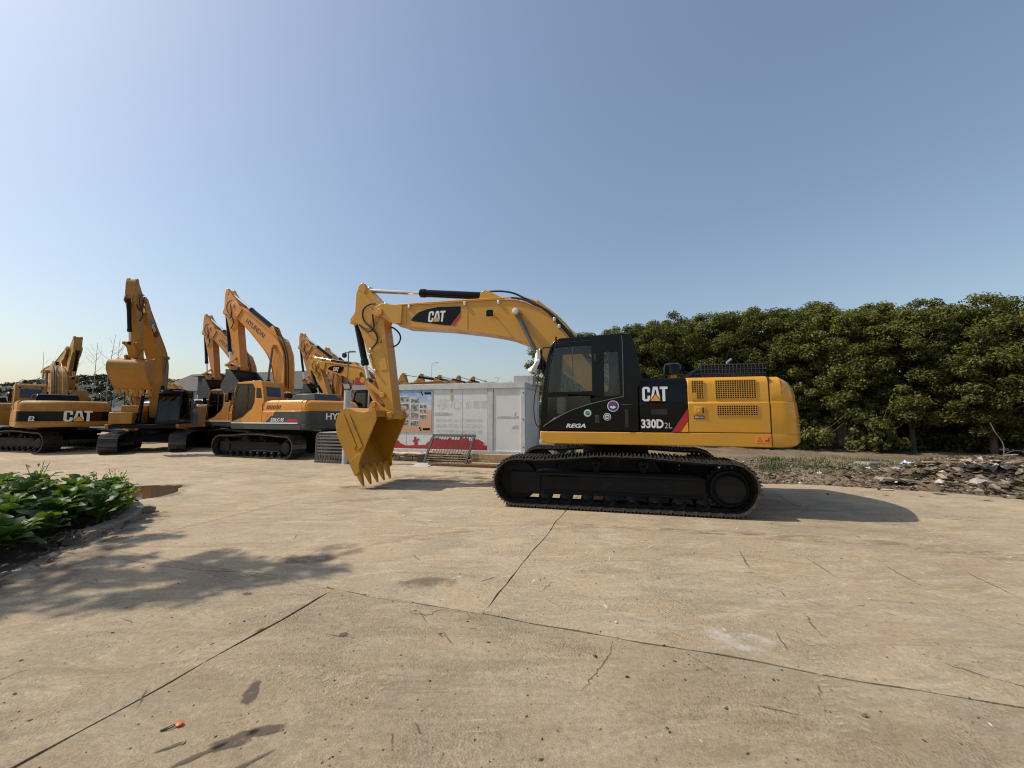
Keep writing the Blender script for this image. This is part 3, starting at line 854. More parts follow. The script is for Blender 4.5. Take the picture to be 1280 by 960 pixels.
        m = MB().tube([(-1.45,-1.36,3.04),(-1.36,-1.38,3.10),(-1.22,-1.40,3.09)], .014, 8); obj('mirror_arm', m, M['black'], mo)
        m = MB(); m.box(-1.13,-1.10,-1.44,-1.40,3.21,3.30); obj('roof_lamp_stub', m, M['black'], c)
        cb = [(-1.44,-1.36,2.70),(-1.50,-1.38,2.4),(-1.56,-1.40,2.1),(-1.57,-1.40,1.8),(-1.53,-1.40,1.58),(-1.44,-1.40,1.50)]
        obj('cable', MB().tube(smooth_line(cb, 5), .011, 6), M['hose'], c)
        rb = MB().prism([(.10,2.98),(.02,2.98),(.02,3.02),(.10,3.02)], CY0-.002, CY0+.01)
    return c

def poly_prism(p, y0, y1): return MB().prism(p, y0, y1)

def counterweight_mb(k=False):
    """plan outline lofted over height, rounded rear corners"""
    def ring(z, din, dy):
        pts = []
        xr = 3.02-din; xm = 3.46-din; yc = 1.5-dy
        base = [(2.575,-yc),(2.74,-yc)]
        for i in range(1, 9):
            a = R(-90+75*i/8); rr = .26
            base.append((xr-rr+rr*math.cos(a)+.03*(i/8), -yc+rr+rr*math.sin(a)))
        x1, y1 = base[-1]
        for i in range(1, 9):
            t = i/8; base.append((x1+(xm-x1)*math.sin(t*PI/2), y1*(1-t)))
        mir = [(x, -y) for x, y in base[:-1]][::-1]
        return [(x, y, z) for x, y in base+mir]
    lv = [(1.20,.09,.05),(1.235,.03,.012),(1.27,.005,.0),(1.42,.0,.0),(1.425,.012,.006),(1.44,.004,.0),(1.75,.012,.0),(1.97,.03,.0),(1.985,.05,.02),(2.0,.045,.015),(2.12,.05,.014),(2.25,.085,.022),(2.34,.135,.045),(2.395,.20,.085),(2.42,.30,.15)]
    if k is True: lv = lv[:8]
    if k == 'cap': lv = [(1.971,.02,-.002)]+lv[8:]
    return MB().loft([ring(z, a, b) for z, a, b in lv])

def grid_grille(parent, x0, x1, z0, z1, y, nx, nz, C, cut=None):
    b = MB(); b.box(x0, x1, y-.004, y+.004, z0, z1); gb = obj('grille_backing', b, M['black'], parent)
    m = MB(); t = (x1-x0)/nx*.12; tz = (z1-z0)/nz*.12
    for i in range(nx+1):
        x = x0+(x1-x0)*i/nx; m.box(x-t, x+t, y-.010, y-.003, z0-tz, z1+tz)
    for i in range(nz+1):
        z = z0+(z1-z0)*i/nz; m.box(x0-t+.0005, x1+t-.0005, y-.0095, y-.0035, z-tz, z+tz)
    if cut:
        m.box(cut[0]-.01, cut[1], y-.011, y-.002, cut[2]-.012, cut[3])
    o = obj('grille', m, C, gb, sm=False); o['kind'] = 'stuff'

def excavator(label, loc, rz, pose=(0,0,0), scale=1.0, style='new', detail=False, swing=0, group=None, name='excavator', text=True, rear_logo=False, sk=1.0):
    root = thing(name, label, 'excavator', loc, rz, group)
    root.scale = (scale,)*3
    C = {'new': M['yellow'], 'shaded': M['yellow_shaded'], 'old': M['yellow_old'], 'orange': M['orange'], 'faded': M['orange_faded']}[style]  # the machine facing the camera takes the yellow with shade painted in
    hy = style in ('orange', 'faded')
    cabc = M['black'] if style in ('new', 'shaded') else C
    skirtc = M['charcoal'] if hy else C
    cwc = M['charcoal'] if hy else C
    midc = M['black'] if style in ('new', 'shaded') else C
    GLS = M['glass'] if detail else M['glass_dark']
    for yc in (-1.295, 1.295): build_track(root, yc, detail)
    cb = MB(); cb.prism([(-.9,.5),(-.7,.92),(.7,.92),(.9,.5)], -1.15, 1.15); cb.lathe_z(0, 0, [(.9,.70),(1.14,.70),(1.14,.66),(1.21,.66)], 32)
    obj('carbody', cb, M['dark'], root, bevel=.02)
    # everything above the swing ring turns with it
    SWG = Matrix.Rotation(swing, 4, 'Z')
    def P(o):
        o.matrix_basis = SWG @ o.matrix_basis; return o
    dk = MB(); dk.box(-1.40, 2.56, -1.36, 1.36, 1.215, 1.42); P(obj('deck', dk, M['dark'], root, bevel=.01))
    for s in (-1, 1):
        prof = [(-1.30,1.205),(-1.40,1.24),(-1.435,1.32),(-1.435,1.44),(2.565,1.44),(2.565,1.20)]
        P(obj('side_skirt', MB().prism(prof, s*1.5 if s < 0 else 1.36, -1.36 if s < 0 else 1.5), skirtc, root, bevel=.018))
    P(cab_parts(root, cabc, GLS, detail, hy))
    # left side bodywork
    def bodyprof(x0, x1, mat, nm):
        m = MB()
        ring = lambda x: [(x,-1.50,1.448),(x,-1.50,1.965),(x,-1.478,1.985),(x,-1.478,2.31),(x,-1.455,2.38),(x,-1.39,2.43),(x,-.55,2.44),(x,-.55,1.448)]
        m.loft([ring(x0), ring(x1)])
        return P(obj(nm, m, mat, root, bevel=.010))
    mid = bodyprof(.425, 1.245, midc, 'side_panel')
    door = bodyprof(1.255, 2.555, C, 'engine_door')
    m = MB(); m.box(.42, 2.55, -.545, 1.38, 1.43, 2.43); P(obj('engine_bay', m, M['dark'] if style in ('new', 'shaded') else C, root, bevel=.02))
    m = MB(); m.box(-1.30, .40, .50, 1.44, 1.445, 2.05); m.box(-.2, .40, .50, 1.44, 2.05, 2.42); P(obj('fuel_tank', m, C, root, bevel=.03))
    cw = P(obj('counterweight', counterweight_mb(hy), cwc, root, bevel=0))
    if hy: obj('counterweight_cap', counterweight_mb('cap'), C, cw)
    # hood and air cleaner on top
    hd = MB(); hd.loft([[(1.30,-.98,2.44),(1.30,.4,2.44),(2.74,.4,2.44),(2.74,-.98,2.44)][::-1], [(1.62,-.94,2.70),(1.62,.35,2.70),(2.62,.35,2.70),(2.62,-.94,2.70)][::-1], [(1.70,-.86,2.73),(1.70,.3,2.73),(2.56,.3,2.73),(2.56,-.86,2.73)][::-1]])
    hood = P(obj('hood', hd, M['black'] if not hy else M['charcoal'], root, bevel=.02))
    ac = MB().lathe_z(1.11, -.85, [(2.54,.13),(2.55,.165),(2.68,.168),(2.74,.15),(2.77,.10),(2.78,.02)], 24)
    a = P(obj('air_cleaner_cap', ac, M['black'], root))
    obj('intake_neck', MB().lathe_z(1.11, -.85, [(2.42,.09),(2.545,.09)], 16), C, a)
    if detail:
        m = MB()
        for i in range(17):
            x = 1.62+i*.062; m.box(x, x+.032, -.955, -.93, 2.635, 2.675); m.box(x, x+.032, -.995, -.955, 2.475, 2.515)
        for i in range(16): x = 1.65+i*.06; m.box(x, x+.026, -.972, -.94, 2.55, 2.595)
        obj('vent_slots', m, M['hose'], hood)['kind'] = 'stuff'
        m = MB()
        for i in range(18):
            x = 1.60+i*.062; m.box(x, x+.008, -.985, -.925, 2.44, 2.715)
        m.box(1.56, 2.68, -.962, -.93, 2.698, 2.716); m.box(1.5, 2.7, -.985, -.96, 2.53, 2.542); m.box(1.5, 2.7, -.975, -.945, 2.608, 2.622)
        obj('vent_ribs', m, M['charcoal'], hood)['kind'] = 'stuff'
        obj('exhaust_pipe', MB().tube([(2.20,-.5,2.70),(2.20,-.5,2.80),(2.28,-.5,2.86)], .035, 10), M['greysteel'], hood)
        y = -1.478; yl = -1.50
        grid_grille(door, 1.325, 1.52, 2.04, 2.395-.03, y, 5, 9, C, cut=(1.325, 1.405, 2.04, 2.155))
        grid_grille(door, 1.715, 2.36, 2.04, 2.365, y, 17, 9, C)
        grid_grille(door, 1.725, 2.365, 1.745, 1.92, yl, 17, 5, C)
        m = MB(); m.box(1.345,1.53,yl-.012,yl,1.765,1.905); hl = obj('door_latch', m, C, door, bevel=.012)
        m = MB(); m.box(1.37,1.475,yl-.022,yl-.010,1.785,1.885); obj('latch_paddle', m, C, hl, bevel=.008)
        m = MB(); m.box(1.485,1.508,yl-.014,yl-.010,1.785,1.885); obj('latch_slot', m, M['hose'], hl)
        obj('lock', MB().disc_y(1.42,1.835,yl-.032,yl-.02,.016,12), M['clamp'], hl)
        m = MB(); m.box(1.345,1.515,yl-.006,yl,1.688,1.742); lb = obj('name_plate', m, M['hose'], door)
        m = MB(); m.box(1.355,1.42,yl-.009,yl-.005,1.703,1.727); m.box(1.43,1.50,yl-.009,yl-.005,1.706,1.724); obj('plate_print', m, M['clamp'], lb)
        # stripes and lettering on the black panel
        st = obj('stripe', poly_prism([(.97,1.452),(1.115,1.452),(1.243,1.655),(1.243,1.865)], yl-.003, yl+.002), M['red'], mid)
        obj('stripe', poly_prism([(1.122,1.452),(1.243,1.452),(1.243,1.640)], yl-.003, yl+.002), M['decal_orange'], mid)
        logo(mid, 0, 0, .44, .265, place=lambda l: (.475, yl-.004-l, 2.005))
        decal('lettering', text_mesh('330D', .385, .165, 0, .035), M['white'], mid, (.445, yl-.004, 1.512))
        decal('lettering', text_mesh('2L', .13, .10, .0, .0), M['clamp'], mid, (.845, yl-.004, 1.515))
        m = MB(); m.box(.62,.90,yl-.006,yl,1.76,1.86); vb = obj('vent_backing', m, M['hose'], mid)
        m = MB(); m.box(2.31,2.535,yl-.004,yl+.001,1.275,1.40); wl_ = obj('warning_label', m, M['label_orange'], cw_parent(root, 'side_skirt'))
        tri = poly_prism([(2.335,1.30),(2.415,1.30),(2.375,1.375)], yl-.006, yl-.003); obj('label_print', tri, M['red'], wl_)
        obj('label_print', poly_prism([(2.352,1.309),(2.398,1.309),(2.375,1.352)], yl-.008, yl-.005), M['label_orange'], wl_)
        obj('label_print', poly_prism([(2.45,1.30),(2.52,1.30),(2.52,1.37),(2.50,1.37),(2.50,1.325),(2.45,1.325)], yl-.006, yl-.003), M['red'], wl_)
        # dark joint line before the counterweight
        m = MB(); m.box(2.556,2.574,-1.47,-1.3,1.21,2.41); P(obj('panel_gap', m, M['hose'], root))
        obj('reflector', poly_prism([(3.0,1.62),(3.012,1.66),(3.0,1.70),(2.988,1.66)], -1.305, -1.28), M['amber'], cw)
        # handrails on the far side and deck
        hr = MB().tube(smooth_line([(-1.2,1.38,2.05),(-1.2,1.38,2.75),(-1.1,1.38,2.85),(-.2,1.38,2.95),(0,1.38,2.85),(.05,1.38,2.42)], 4), .018, 8); obj('handrail', hr, M['black'], root)
    if not detail:
        hr = MB().tube(smooth_line([(-1.2,1.40,2.05),(-1.2,1.40,2.75),(-1.1,1.40,2.85),(-.2,1.40,2.95),(0,1.40,2.85),(.05,1.40,2.42)], 3), .018, 6); P(obj('handrail', hr, M['black'], root))
        hr = MB().tube(smooth_line([(.6,-.7,2.44),(.6,-.7,2.72),(.7,-.7,2.8),(1.0,-.7,2.8),(1.05,-.7,2.7),(1.05,-.7,2.44)], 3), .016, 6); P(obj('handrail', hr, M['galv'] if hy else M['black'], root))
        m = MB(); m.box(-1.56,-1.50,-1.62,-1.46,2.45,2.80); m.tube([(-1.53,-1.54,2.80),(-1.40,-1.48,2.95)], .014, 6); P(obj('mirror', m, M['black'], root, bevel=.01))
        m = MB(); m.box(-1.0,-.3,-1.35,-.65,3.275,3.315); P(obj('roof_hatch', m, M['black'], root, bevel=.01))
        w_ = MB(); w_.tube([(-1.43,-1.02,1.66),(-1.33,-.95,2.55)], .010, 5); P(obj('wiper', w_, M['hose'], root))
    if style in ('orange', 'faded'):
        yl = -1.50
        obj('lower_panel', poly_prism([(.05,1.45),(.62,1.52),(1.15,1.955),(2.55,1.955),(2.55,1.45)], yl-.006, yl), M['charcoal'], door)
        m = MB(); m.box(-1.40,2.4,yl-.009,yl-.004,1.452,1.50); obj('stripe', m, M['white'], door)
        m = MB()
        for i in range(9):
            x = .62+i*.09; m.prism([(x,2.06),(x+.035,2.06),(x+.10,2.22),(x+.065,2.22)], -1.484, -1.477)
        obj('vent_slots', m, M['hose'], mid)['kind'] = 'stuff'
        obj('stripe', poly_prism([(1.75,1.53),(2.45,1.53),(2.38,1.62),(2.2,1.66),(1.95,1.65),(1.82,1.61)], yl-.010, yl-.005), M['red'], door)
        for x in (.62, .95):
            m = MB(); m.box(x,x+.12,yl-.008,yl,1.78,1.9); obj('door_latch', m, C, mid, bevel=.01)
        decal('lettering', text_mesh('220LC-9S', .74, .15, .2, .03), M['white'], door, (.92, yl-.012, 1.535))
        if text:
            dc2 = decal('lettering', text_mesh('HYUNDAI', 2.2, .27, 0, .03), M['white'], cw, (3.455, -1.1, 1.62), REAR)
    if rear_logo:
        # dark band with lettering on the back of the counterweight
        bd = MB()
        ring = lambda z, e: [(x+e*.012, y, z) for x, y in rear_line()]
        rr = rear_line()
        n = len(rr)
        bd.add([(x+.008, y*1.005, 1.47) for x, y in rr]+[(x+.0, y*1.005, 1.92) for x, y in rr], [(i, i+1, n+i+1, n+i) for i in range(n-1)])
        obj('dark_band', bd, M['black'], cw)
        sb = P(obj('name_strip', MB().prism([(.34,3.13),(.362,3.06),(.37,3.06),(.348,3.13)], CY0+.12, CY1-.12), M['black'], root))
        decal('lettering', text_mesh('CATERPILLAR', .62, .045, 0, .02), M['white'], sb, (.371, CY0+.19, 3.072), Matrix.Rotation(R(-14), 4, 'Y') @ REAR)
        logo(cw, 0, 0, .92, .50, place=lambda l: (3.475+l, -.15, 1.46), basis=REAR)
        m = MB(); m.box(2.9,3.2,-1.45,-1.44,1.55,1.8)
        decal('lettering', text_mesh('E2', .2, .2, .1, .03), M['white'], cw, (3.24, -1.16, 1.50), Matrix.Rotation(R(-35), 4, 'Z') @ REAR)
    # working gear
    b_, s_, k_ = (R(a) for a in pose)
    TB = SWG @ rot_about(PF, b_)
    TR = TB @ rot_about(PT, s_)
    TS = TR @ Matrix.Translation(PT) @ Matrix.Diagonal((1,1,sk,1)) @ Matrix.Translation(-PT)
    TD = TR @ Matrix.Translation((0,0,(PB.z-PT.z)*(sk-1)))       # foot of a longer stick
    TK = TD @ rot_about(PB, k_)
    flat = lambda T: SWG.inverted() @ T
    boom = boom_parts(root, TB, C, style, detail)
    stick = stick_parts(root, TS, C, detail)
    bkc = M['bucket_yellow'] if style == 'new' else (M['charcoal'] if hy else C)
    buck = bucket_parts(root, TK, bkc, detail)
    # cylinders, in the unswung frame, then swung with the house
    fB, fS, fK, fD = flat(TB), flat(TS), flat(TK), flat(TD)
    for y in (-.385, .385):
        cy = P(cylinder(root, P_BASECYL, fB @ P_BOOMCYL, y, .085, .55, M['black'] if not hy else M['hose'], 'boom_cylinder', M['greysteel']))
        if detail: obj('pin_cap', MB().lathe_y(P_BOOMCYL.x, P_BOOMCYL.z, [(y*1.22,.075),(y*1.27,.075),(y*1.29,.05)], 20), M['clamp'], boom)
    P(cylinder(root, fB @ P_SC_BOOM, fS @ P_SC_STICK, 0, .095, .53, M['black'], 'stick_cylinder', M['chrome']))
    h = circ2(fD @ PS, (PH-PS).length, fK @ PL, (PH-PL).length, circ_side())
    P(cylinder(root, fS @ P_BC, h, 0, .085, .74, M['black'], 'bucket_cylinder', M['chrome'], True))
    for y in (-.235, .235):
        P(obj('side_link', link_mb(fD @ PS, h, y, .022, .07), C, root, bevel=.006))
    P(obj('tipping_link', link_mb(h, fK @ PL, 0, .16, .075), C, root, bevel=.01))
    # markings on the boom
    if not hy:
        if text:
            y = -.272
            obj('boom_decal', poly_prism([(-4.89,4.12),(-4.85,4.18),(-4.69,4.31),(-4.45,4.375),(-4.18,4.41),(-3.57,4.39),(-3.575,4.24),(-3.82,3.93),(-3.94,3.94),(-4.82,4.09)], y-.002, y+.004), M['black'], boom)
            obj('stripe', poly_prism([(-3.575,4.24),(-3.58,4.13),(-3.72,3.925),(-3.825,3.935)], y-.004, y+.002), M['red'], boom)
            logo(boom, 0, 0, .44, .27, place=lambda l: (-4.43, y-.005-l, 4.045), ang=R(-1), shear=.08)
    else:
        decal('lettering', text_mesh('HYUNDAI', 1.5, .24, 0, .02), M['charcoal'], boom, (-4.55, -.275, 4.09), NEAR, R(-1))
    return root

def rear_line():
    out = []
    yc = 1.5
    for i in range(2, 9):
        a = R(-90+75*i/8); out.append((3.02-.26+.26*math.cos(a)+.03*(i/8), -yc+.26+.26*math.sin(a)))
    x1, y1 = out[-1]
    for i in range(1, 9):
        t = i/8; out.append((x1+(3.46-x1)*math.sin(t*PI/2), y1*(1-t)))
    return out + [(x, -y) for x, y in out[:-1]][::-1]

def circ_side():
    c1 = circ2(PS, (PH-PS).length, PL, (PH-PL).length, True)
    return (c1-PH).length < .05

def link_mb(a, b, y, hw, r):
    m = MB(); u = (b-a).normalized(); v = Vector((-u.z, 0, u.x))
    prof = [a+v*r*.7, b+v*r*.7, b-v*r*.7, a-v*r*.7]
    m.prism([(p.x, p.z) for p in prof], y-hw, y+hw)
    for p in (a, b): m.disc_y(p.x, p.z, y-hw-.015, y+hw+.015, r, 16)
    return m

def cw_parent(root, nm):
    for c in root.children:
        if c.name.split('.')[0] == nm: return c
# ------------------------------------------------------------------ ground
def rect_grid_mesh(name, x0, x1, y0, y1, z, mat):
    me = bpy.data.meshes.new(name)
    me.from_pydata([(x0,y0,z),(x1,y0,z),(x1,y1,z),(x0,y1,z)], [], [(0,1,2,3)]); me.materials.append(mat)
    o = bpy.data.objects.new(name, me); COL.objects.link(o); return o
ground = tag(rect_grid_mesh('ground', -900, 900, -60, 1500, -.07, M['concrete']), kind='structure')

A_ANG = R(71.5)
ea = Vector((math.cos(A_ANG), math.sin(A_ANG)))            # joint direction going away
eb = Vector((math.sin(A_ANG), -math.cos(A_ANG)))           # joint direction going right
pave = bpy.data.objects.new('pavement', None); COL.objects.link(pave); tag(pave, kind='structure')
fill = MB()
PITCH = 5.45
def pav(u, v): return (u*eb.x+v*ea.x, u*eb.y+v*ea.y)
cs = [pav(-48,-9), pav(40,-9), pav(40,42), pav(-48,42)]
fill.add([(x, y, -.016) for x, y in cs], [(0,1,2,3)])
jf = obj('joint_fill', fill, M['joint'], pave, sm=False, fix=False)
rng = random.Random(3)
V0 = 3.34
for r in range(-2, 7):
    v0 = V0 + (r-1)*PITCH + .002; v1 = V0 + r*PITCH
    ush = -1.40 if r != 0 else -3.0
    if r in (-1, 2, 4): ush = -2.7
    for c in range(-8, 8):
        u0 = ush + c*PITCH; u1 = u0 + PITCH
        X, Y = pav((u0+u1)/2, (v0+v1)/2)
        if Y < -6 or Y > 36 or X < -34 or X > 26: continue
        far = math.hypot(X, Y) > 16
        g = .005
        edge = []
        n = 6 if far else 26
        for (ua, va, ub, vb, nx, ny) in ((u0,v0,u1,v0,0,1),(u1,v0,u1,v1,-1,0),(u1,v1,u0,v1,0,-1),(u0,v1,u0,v0,1,0)):
            for k in range(n):
                t = k/n; uu = ua+(ub-ua)*t; vv = va+(vb-va)*t
                w = noise.noise(Vector((uu*1.3, vv*1.3, 5.0)))*.035 + noise.noise(Vector((uu*6, vv*6, 1.0)))*.010
                gg = g + rng.random()**3*.010
                if k == 0: gg = g
                elif r == 0 and nx and abs((u0 if nx > 0 else u1)+3.0) < .1: gg += .001+.009*abs(noise.noise(Vector((uu, vv*1.5, 3))))
                # the wobble moves both neighbours alike, the gap breaks the edge
                edge.append(pav(uu + (w if nx else 0) + nx*gg, vv + (w if ny else 0) + ny*gg))
        m = MB(); n_ = len(edge)
        m.add([(x, y, 0) for x, y in edge]+[(x, y, -.06) for x, y in edge], [tuple(range(n_))]+[(i, i+n_, (i+1)%n_+n_, (i+1)%n_) for i in range(n_)])
        sl = obj('concrete_slab', m, M['concrete'], pave, sm=False)
        t = (.90 if r <= 0 else (1.10 if r <= 2 else 1.0))*rng.uniform(.97, 1.03)
        sl.color = (t*1.01, t, t*.97, 1)

# sand packed into the cross joint on the left and patches elsewhere
for ua, ub, v in ((-11.5,-3.1,V0),(-2.6,-2.1,V0),(-9,2,V0+PITCH),(-6,6,V0+2*PITCH)):
    js = MB(); n = 40; vs = []
    for i in range(n+1):
        u = ua+(ub-ua)*i/n; w0 = noise.noise(Vector((u*1.3, v*1.3, 5.0)))*.035
        hw = .020+.012*noise.noise(Vector((u*7, v, 2.0)))
        for s in (-1, 1): x, y = pav(u, v+w0+s*hw); vs.append((x, y, .0022))
    js.add(vs, [(i*2, i*2+2, i*2+3, i*2+1) for i in range(n)])
    obj('joint_sand', js, M['concrete'], pave, sm=False, fix=True)

# ------------------------------------------------------------------ marks lying on the concrete
def mark(name, strips, mat, z=.003):
    """strips: list of (points, width) ribbons, faded at both ends"""
    vs, fs, fd = [], [], []
    for pts, w in strips:
        P = [Vector((p[0], p[1], 0)) for p in pts]; o = len(vs)
        for i, p in enumerate(P):
            t = (P[min(i+1, len(P)-1)]-P[max(i-1, 0)]).normalized(); nn = Vector((-t.y, t.x, 0))
            e = min(i, len(P)-1-i)/(max(1, (len(P)-1)/2)); e = min(1, e*1.6)
            for k, a in ((-1, 0), (-.4, 1), (.4, 1), (1, 0)):
                q = p+nn*w*k; vs.append((q.x, q.y, z)); fd.append(a*e)
        for i in range(len(P)-1):
            for k in range(3):
                a = o+i*4+k; fs.append((a, a+4, a+5, a+1))
    me = bpy.data.meshes.new(name); me.from_pydata(vs, [], fs)
    at = me.attributes.new('fade', 'FLOAT', 'POINT'); at.data.foreach_set('value', fd)
    me.materials.append(mat); me.update()
    o = bpy.data.objects.new(name, me); COL.objects.link(o); tag(o, kind='structure')
    return o
def line(a, b, n=8, wob=.01):
    a, b = Vector((*a, 0)), Vector((*b, 0))
    return [a.lerp(b, i/n)+Vector((rng.uniform(-wob, wob), rng.uniform(-wob, wob), 0)) for i in range(n+1)]
def blob(name, cx, cy, rx, ry, mat, ang=0, seed=0, z=.004, power=1.0, n=40):
    vs, fs, fd = [(cx, cy, z)], [], [1.0]
    for ring, f, a in ((1, .55, 1.0), (2, .8, .85), (3, 1.0, 0.0)):
        for k in range(n):
            t = 2*PI*k/n
            w = 1+.45*noise.noise(Vector((math.cos(t)*1.6, math.sin(t)*1.6, seed*3.1)))+.2*noise.noise(Vector((math.cos(t)*5, math.sin(t)*5, seed*1.7)))
            x, y = rx*f*w*math.cos(t), ry*f*w*math.sin(t)
            vs.append((cx+x*math.cos(ang)-y*math.sin(ang), cy+x*math.sin(ang)+y*math.cos(ang), z)); fd.append(a)
    for k in range(n): fs.append((0, 1+k, 1+(k+1) % n))
    for r in range(2):
        for k in range(n): fs.append((1+r*n+k, 1+(r+1)*n+k, 1+(r+1)*n+(k+1) % n, 1+r*n+(k+1) % n))
    me = bpy.data.meshes.new(name); me.from_pydata(vs, [], fs)
    at = me.attributes.new('fade', 'FLOAT', 'POINT'); at.data.foreach_set('value', fd)
    me.materials.append(mat); me.update()
    o = bpy.data.objects.new(name, me); COL.objects.link(o); tag(o, kind='structure')
    return o
# parallel dark scrapes on the right and a few on the left
dark = [(line(a, b), w) for a, b, w in [
    ((2.94,5.23),(2.70,4.60),.012), ((3.62,5.0),(3.50,4.36),.010), ((4.35,4.75),(4.2,4.15),.011), ((5.1,4.6),(4.85,3.85),.010), ((5.85,4.4),(5.7,3.6),.009),
    ((2.60,3.65),(2.45,3.25),.010), ((2.15,3.35),(2.05,3.05),.008), ((3.05,2.93),(3.2,2.75),.012), ((3.2,2.76),(3.45,2.6),.009),
    ((.28,4.05),(.45,4.3),.008), ((-.35,4.28),(-.15,4.42),.010), ((1.9,2.55),(2.0,2.72),.008), ((-2.1,3.3),(-2.0,3.42),.016)]]
for k in range(60):
    x, y = rng.uniform(-3.5,6.5), rng.uniform(2.2,7.2); a = rng.choice((R(-62), R(-20), R(75)))+rng.uniform(-.2,.2); l = rng.uniform(.06,.35)
    dark.append((line((x, y), (x+l*math.cos(a), y+l*math.sin(a)), 6, .006), rng.uniform(.004,.009)))
mark('scrape_marks', dark, M['m_dark'])
white = [(line(a, b, 6, .006), w) for a, b, w in [((1.72,3.45),(1.78,3.13),.018),((.83,3.88),(.90,3.55),.014),((.16,4.15),(.28,4.42),.022),((-.66,4.33),(-.52,4.45),.03)]]
for k in range(26):
    x, y = rng.uniform(-2.6,-.3), rng.uniform(6.6,7.5); white.append((line((x, y), (x+rng.uniform(.1,.3), y+rng.uniform(-.12,.25)), 5, .01), rng.uniform(.02,.04)))
for k in range(46):
    x, y = rng.uniform(.3,6.5), rng.uniform(4.6,6.4); white.append((line((x, y), (x+rng.uniform(-.35,.35), y+rng.uniform(-.25,.2)), 5, .02), rng.uniform(.008,.02)))
mark('chalk_scrapes', white, M['m_white'], .004)
blob('pale_scuff', 1.78, 3.2, .30, .16, M['m_scuff'], R(-25), 4)
blob('pale_scuff', 1.2, 3.45, .4, .10, M['m_tread'], R(-15), 9)
# oil stains at the lower left
for i, (x, y, rx, ry, an) in enumerate([(-1.50,2.26,.13,.05,.5),(-1.37,2.33,.13,.035,.15),(-1.62,2.16,.12,.02,.7),(-1.80,2.22,.07,.014,.6),(-1.37,2.08,.16,.02,.75),(-1.65,2.62,.05,.10,.3),(-1.35,3.28,.04,.03,.3),(-2.6,4.0,.05,.03,0)]):
    blob('oil_stain', x, y, rx, ry, M['m_oil'], an, i+1)
# damp ground under the machine, by the cabin, and reddish mud along the drive lane
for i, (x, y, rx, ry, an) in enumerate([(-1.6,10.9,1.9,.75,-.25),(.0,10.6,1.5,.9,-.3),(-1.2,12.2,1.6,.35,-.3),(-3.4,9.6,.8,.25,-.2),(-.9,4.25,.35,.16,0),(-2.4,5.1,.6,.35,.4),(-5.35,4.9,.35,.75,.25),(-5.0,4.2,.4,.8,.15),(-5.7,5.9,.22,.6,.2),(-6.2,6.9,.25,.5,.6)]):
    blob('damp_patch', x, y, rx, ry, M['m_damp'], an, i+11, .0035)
for i, (x, y, rx, ry, an) in enumerate([(4.4,5.7,1.8,.20,-.22),(6.3,5.0,1.4,.25,-.3),(2.0,6.2,1.5,.15,-.2),(-3.0,8.3,1.3,.2,.3),(-1.3,5.8,.9,.16,.35)]):
    blob('mud_streak', x, y, rx, ry, M['m_red'], an, i+31, .0045)
# curved tyre tread prints on the right
def tread(path, w, step):
    st = []
    P = smooth_line([(x, y, 0) for x, y in path], 30); acc = 0; last = P[0]
    for i in range(1, len(P)):
        acc += (P[i]-last).length; last = P[i]
        if acc >= step:
            acc = 0; t = (P[min(i+1, len(P)-1)]-P[i-1]).normalized(); nn = Vector((-t.y, t.x, 0))
            for s in (-1, 1):
                a = P[i]+nn*s*.02; b = P[i]+nn*s*w+t*.045
                st.append(([a, a.lerp(b, .5), b], .012))
    return st
mark('tyre_prints', tread([(4.05,5.0),(3.35,4.35),(2.75,3.75),(2.30,3.05),(2.05,2.6),(1.85,2.2),(1.6,1.7)], .10, .055) + tread([(-4.6,4.2),(-3.4,3.6),(-2.0,2.9),(-.8,2.6)], .08, .07) + tread([(.5,6.3),(.2,5.4),(.25,4.4),(.55,3.7)], .09, .06) + tread([(6.5,6.1),(4.6,5.0),(2.6,4.2),(.4,3.75)], .1, .06), M['m_tread'], .0042)

# fine cracks: dark ribbons that wander across a slab
def crack(pts, seed):
    r2 = random.Random(seed); P = smooth_line([(x, y, 0) for x, y in pts], 10)
    return ([p+Vector((r2.uniform(-.012,.012), r2.uniform(-.012,.012), 0)) for p in P], .006)
mark('cracks', [crack(p, i) for i, p in enumerate([[(-.93,3.72),(-.88,3.62),(-.72,3.60),(-.62,3.68),(-.2,3.58)],[(-5.2,5.05),(-4.5,4.85),(-3.6,4.6),(-2.6,4.45),(-1.9,3.98)],[(.78,3.22),(.70,3.0),(.52,2.75),(.42,2.6)],[(-5.9,8.1),(-5.3,8.6),(-4.3,9.2),(-3.1,9.9)],[(-3.2,8.2),(-2.4,8.4),(-1.2,8.1)]])], M['m_dark'], .003)

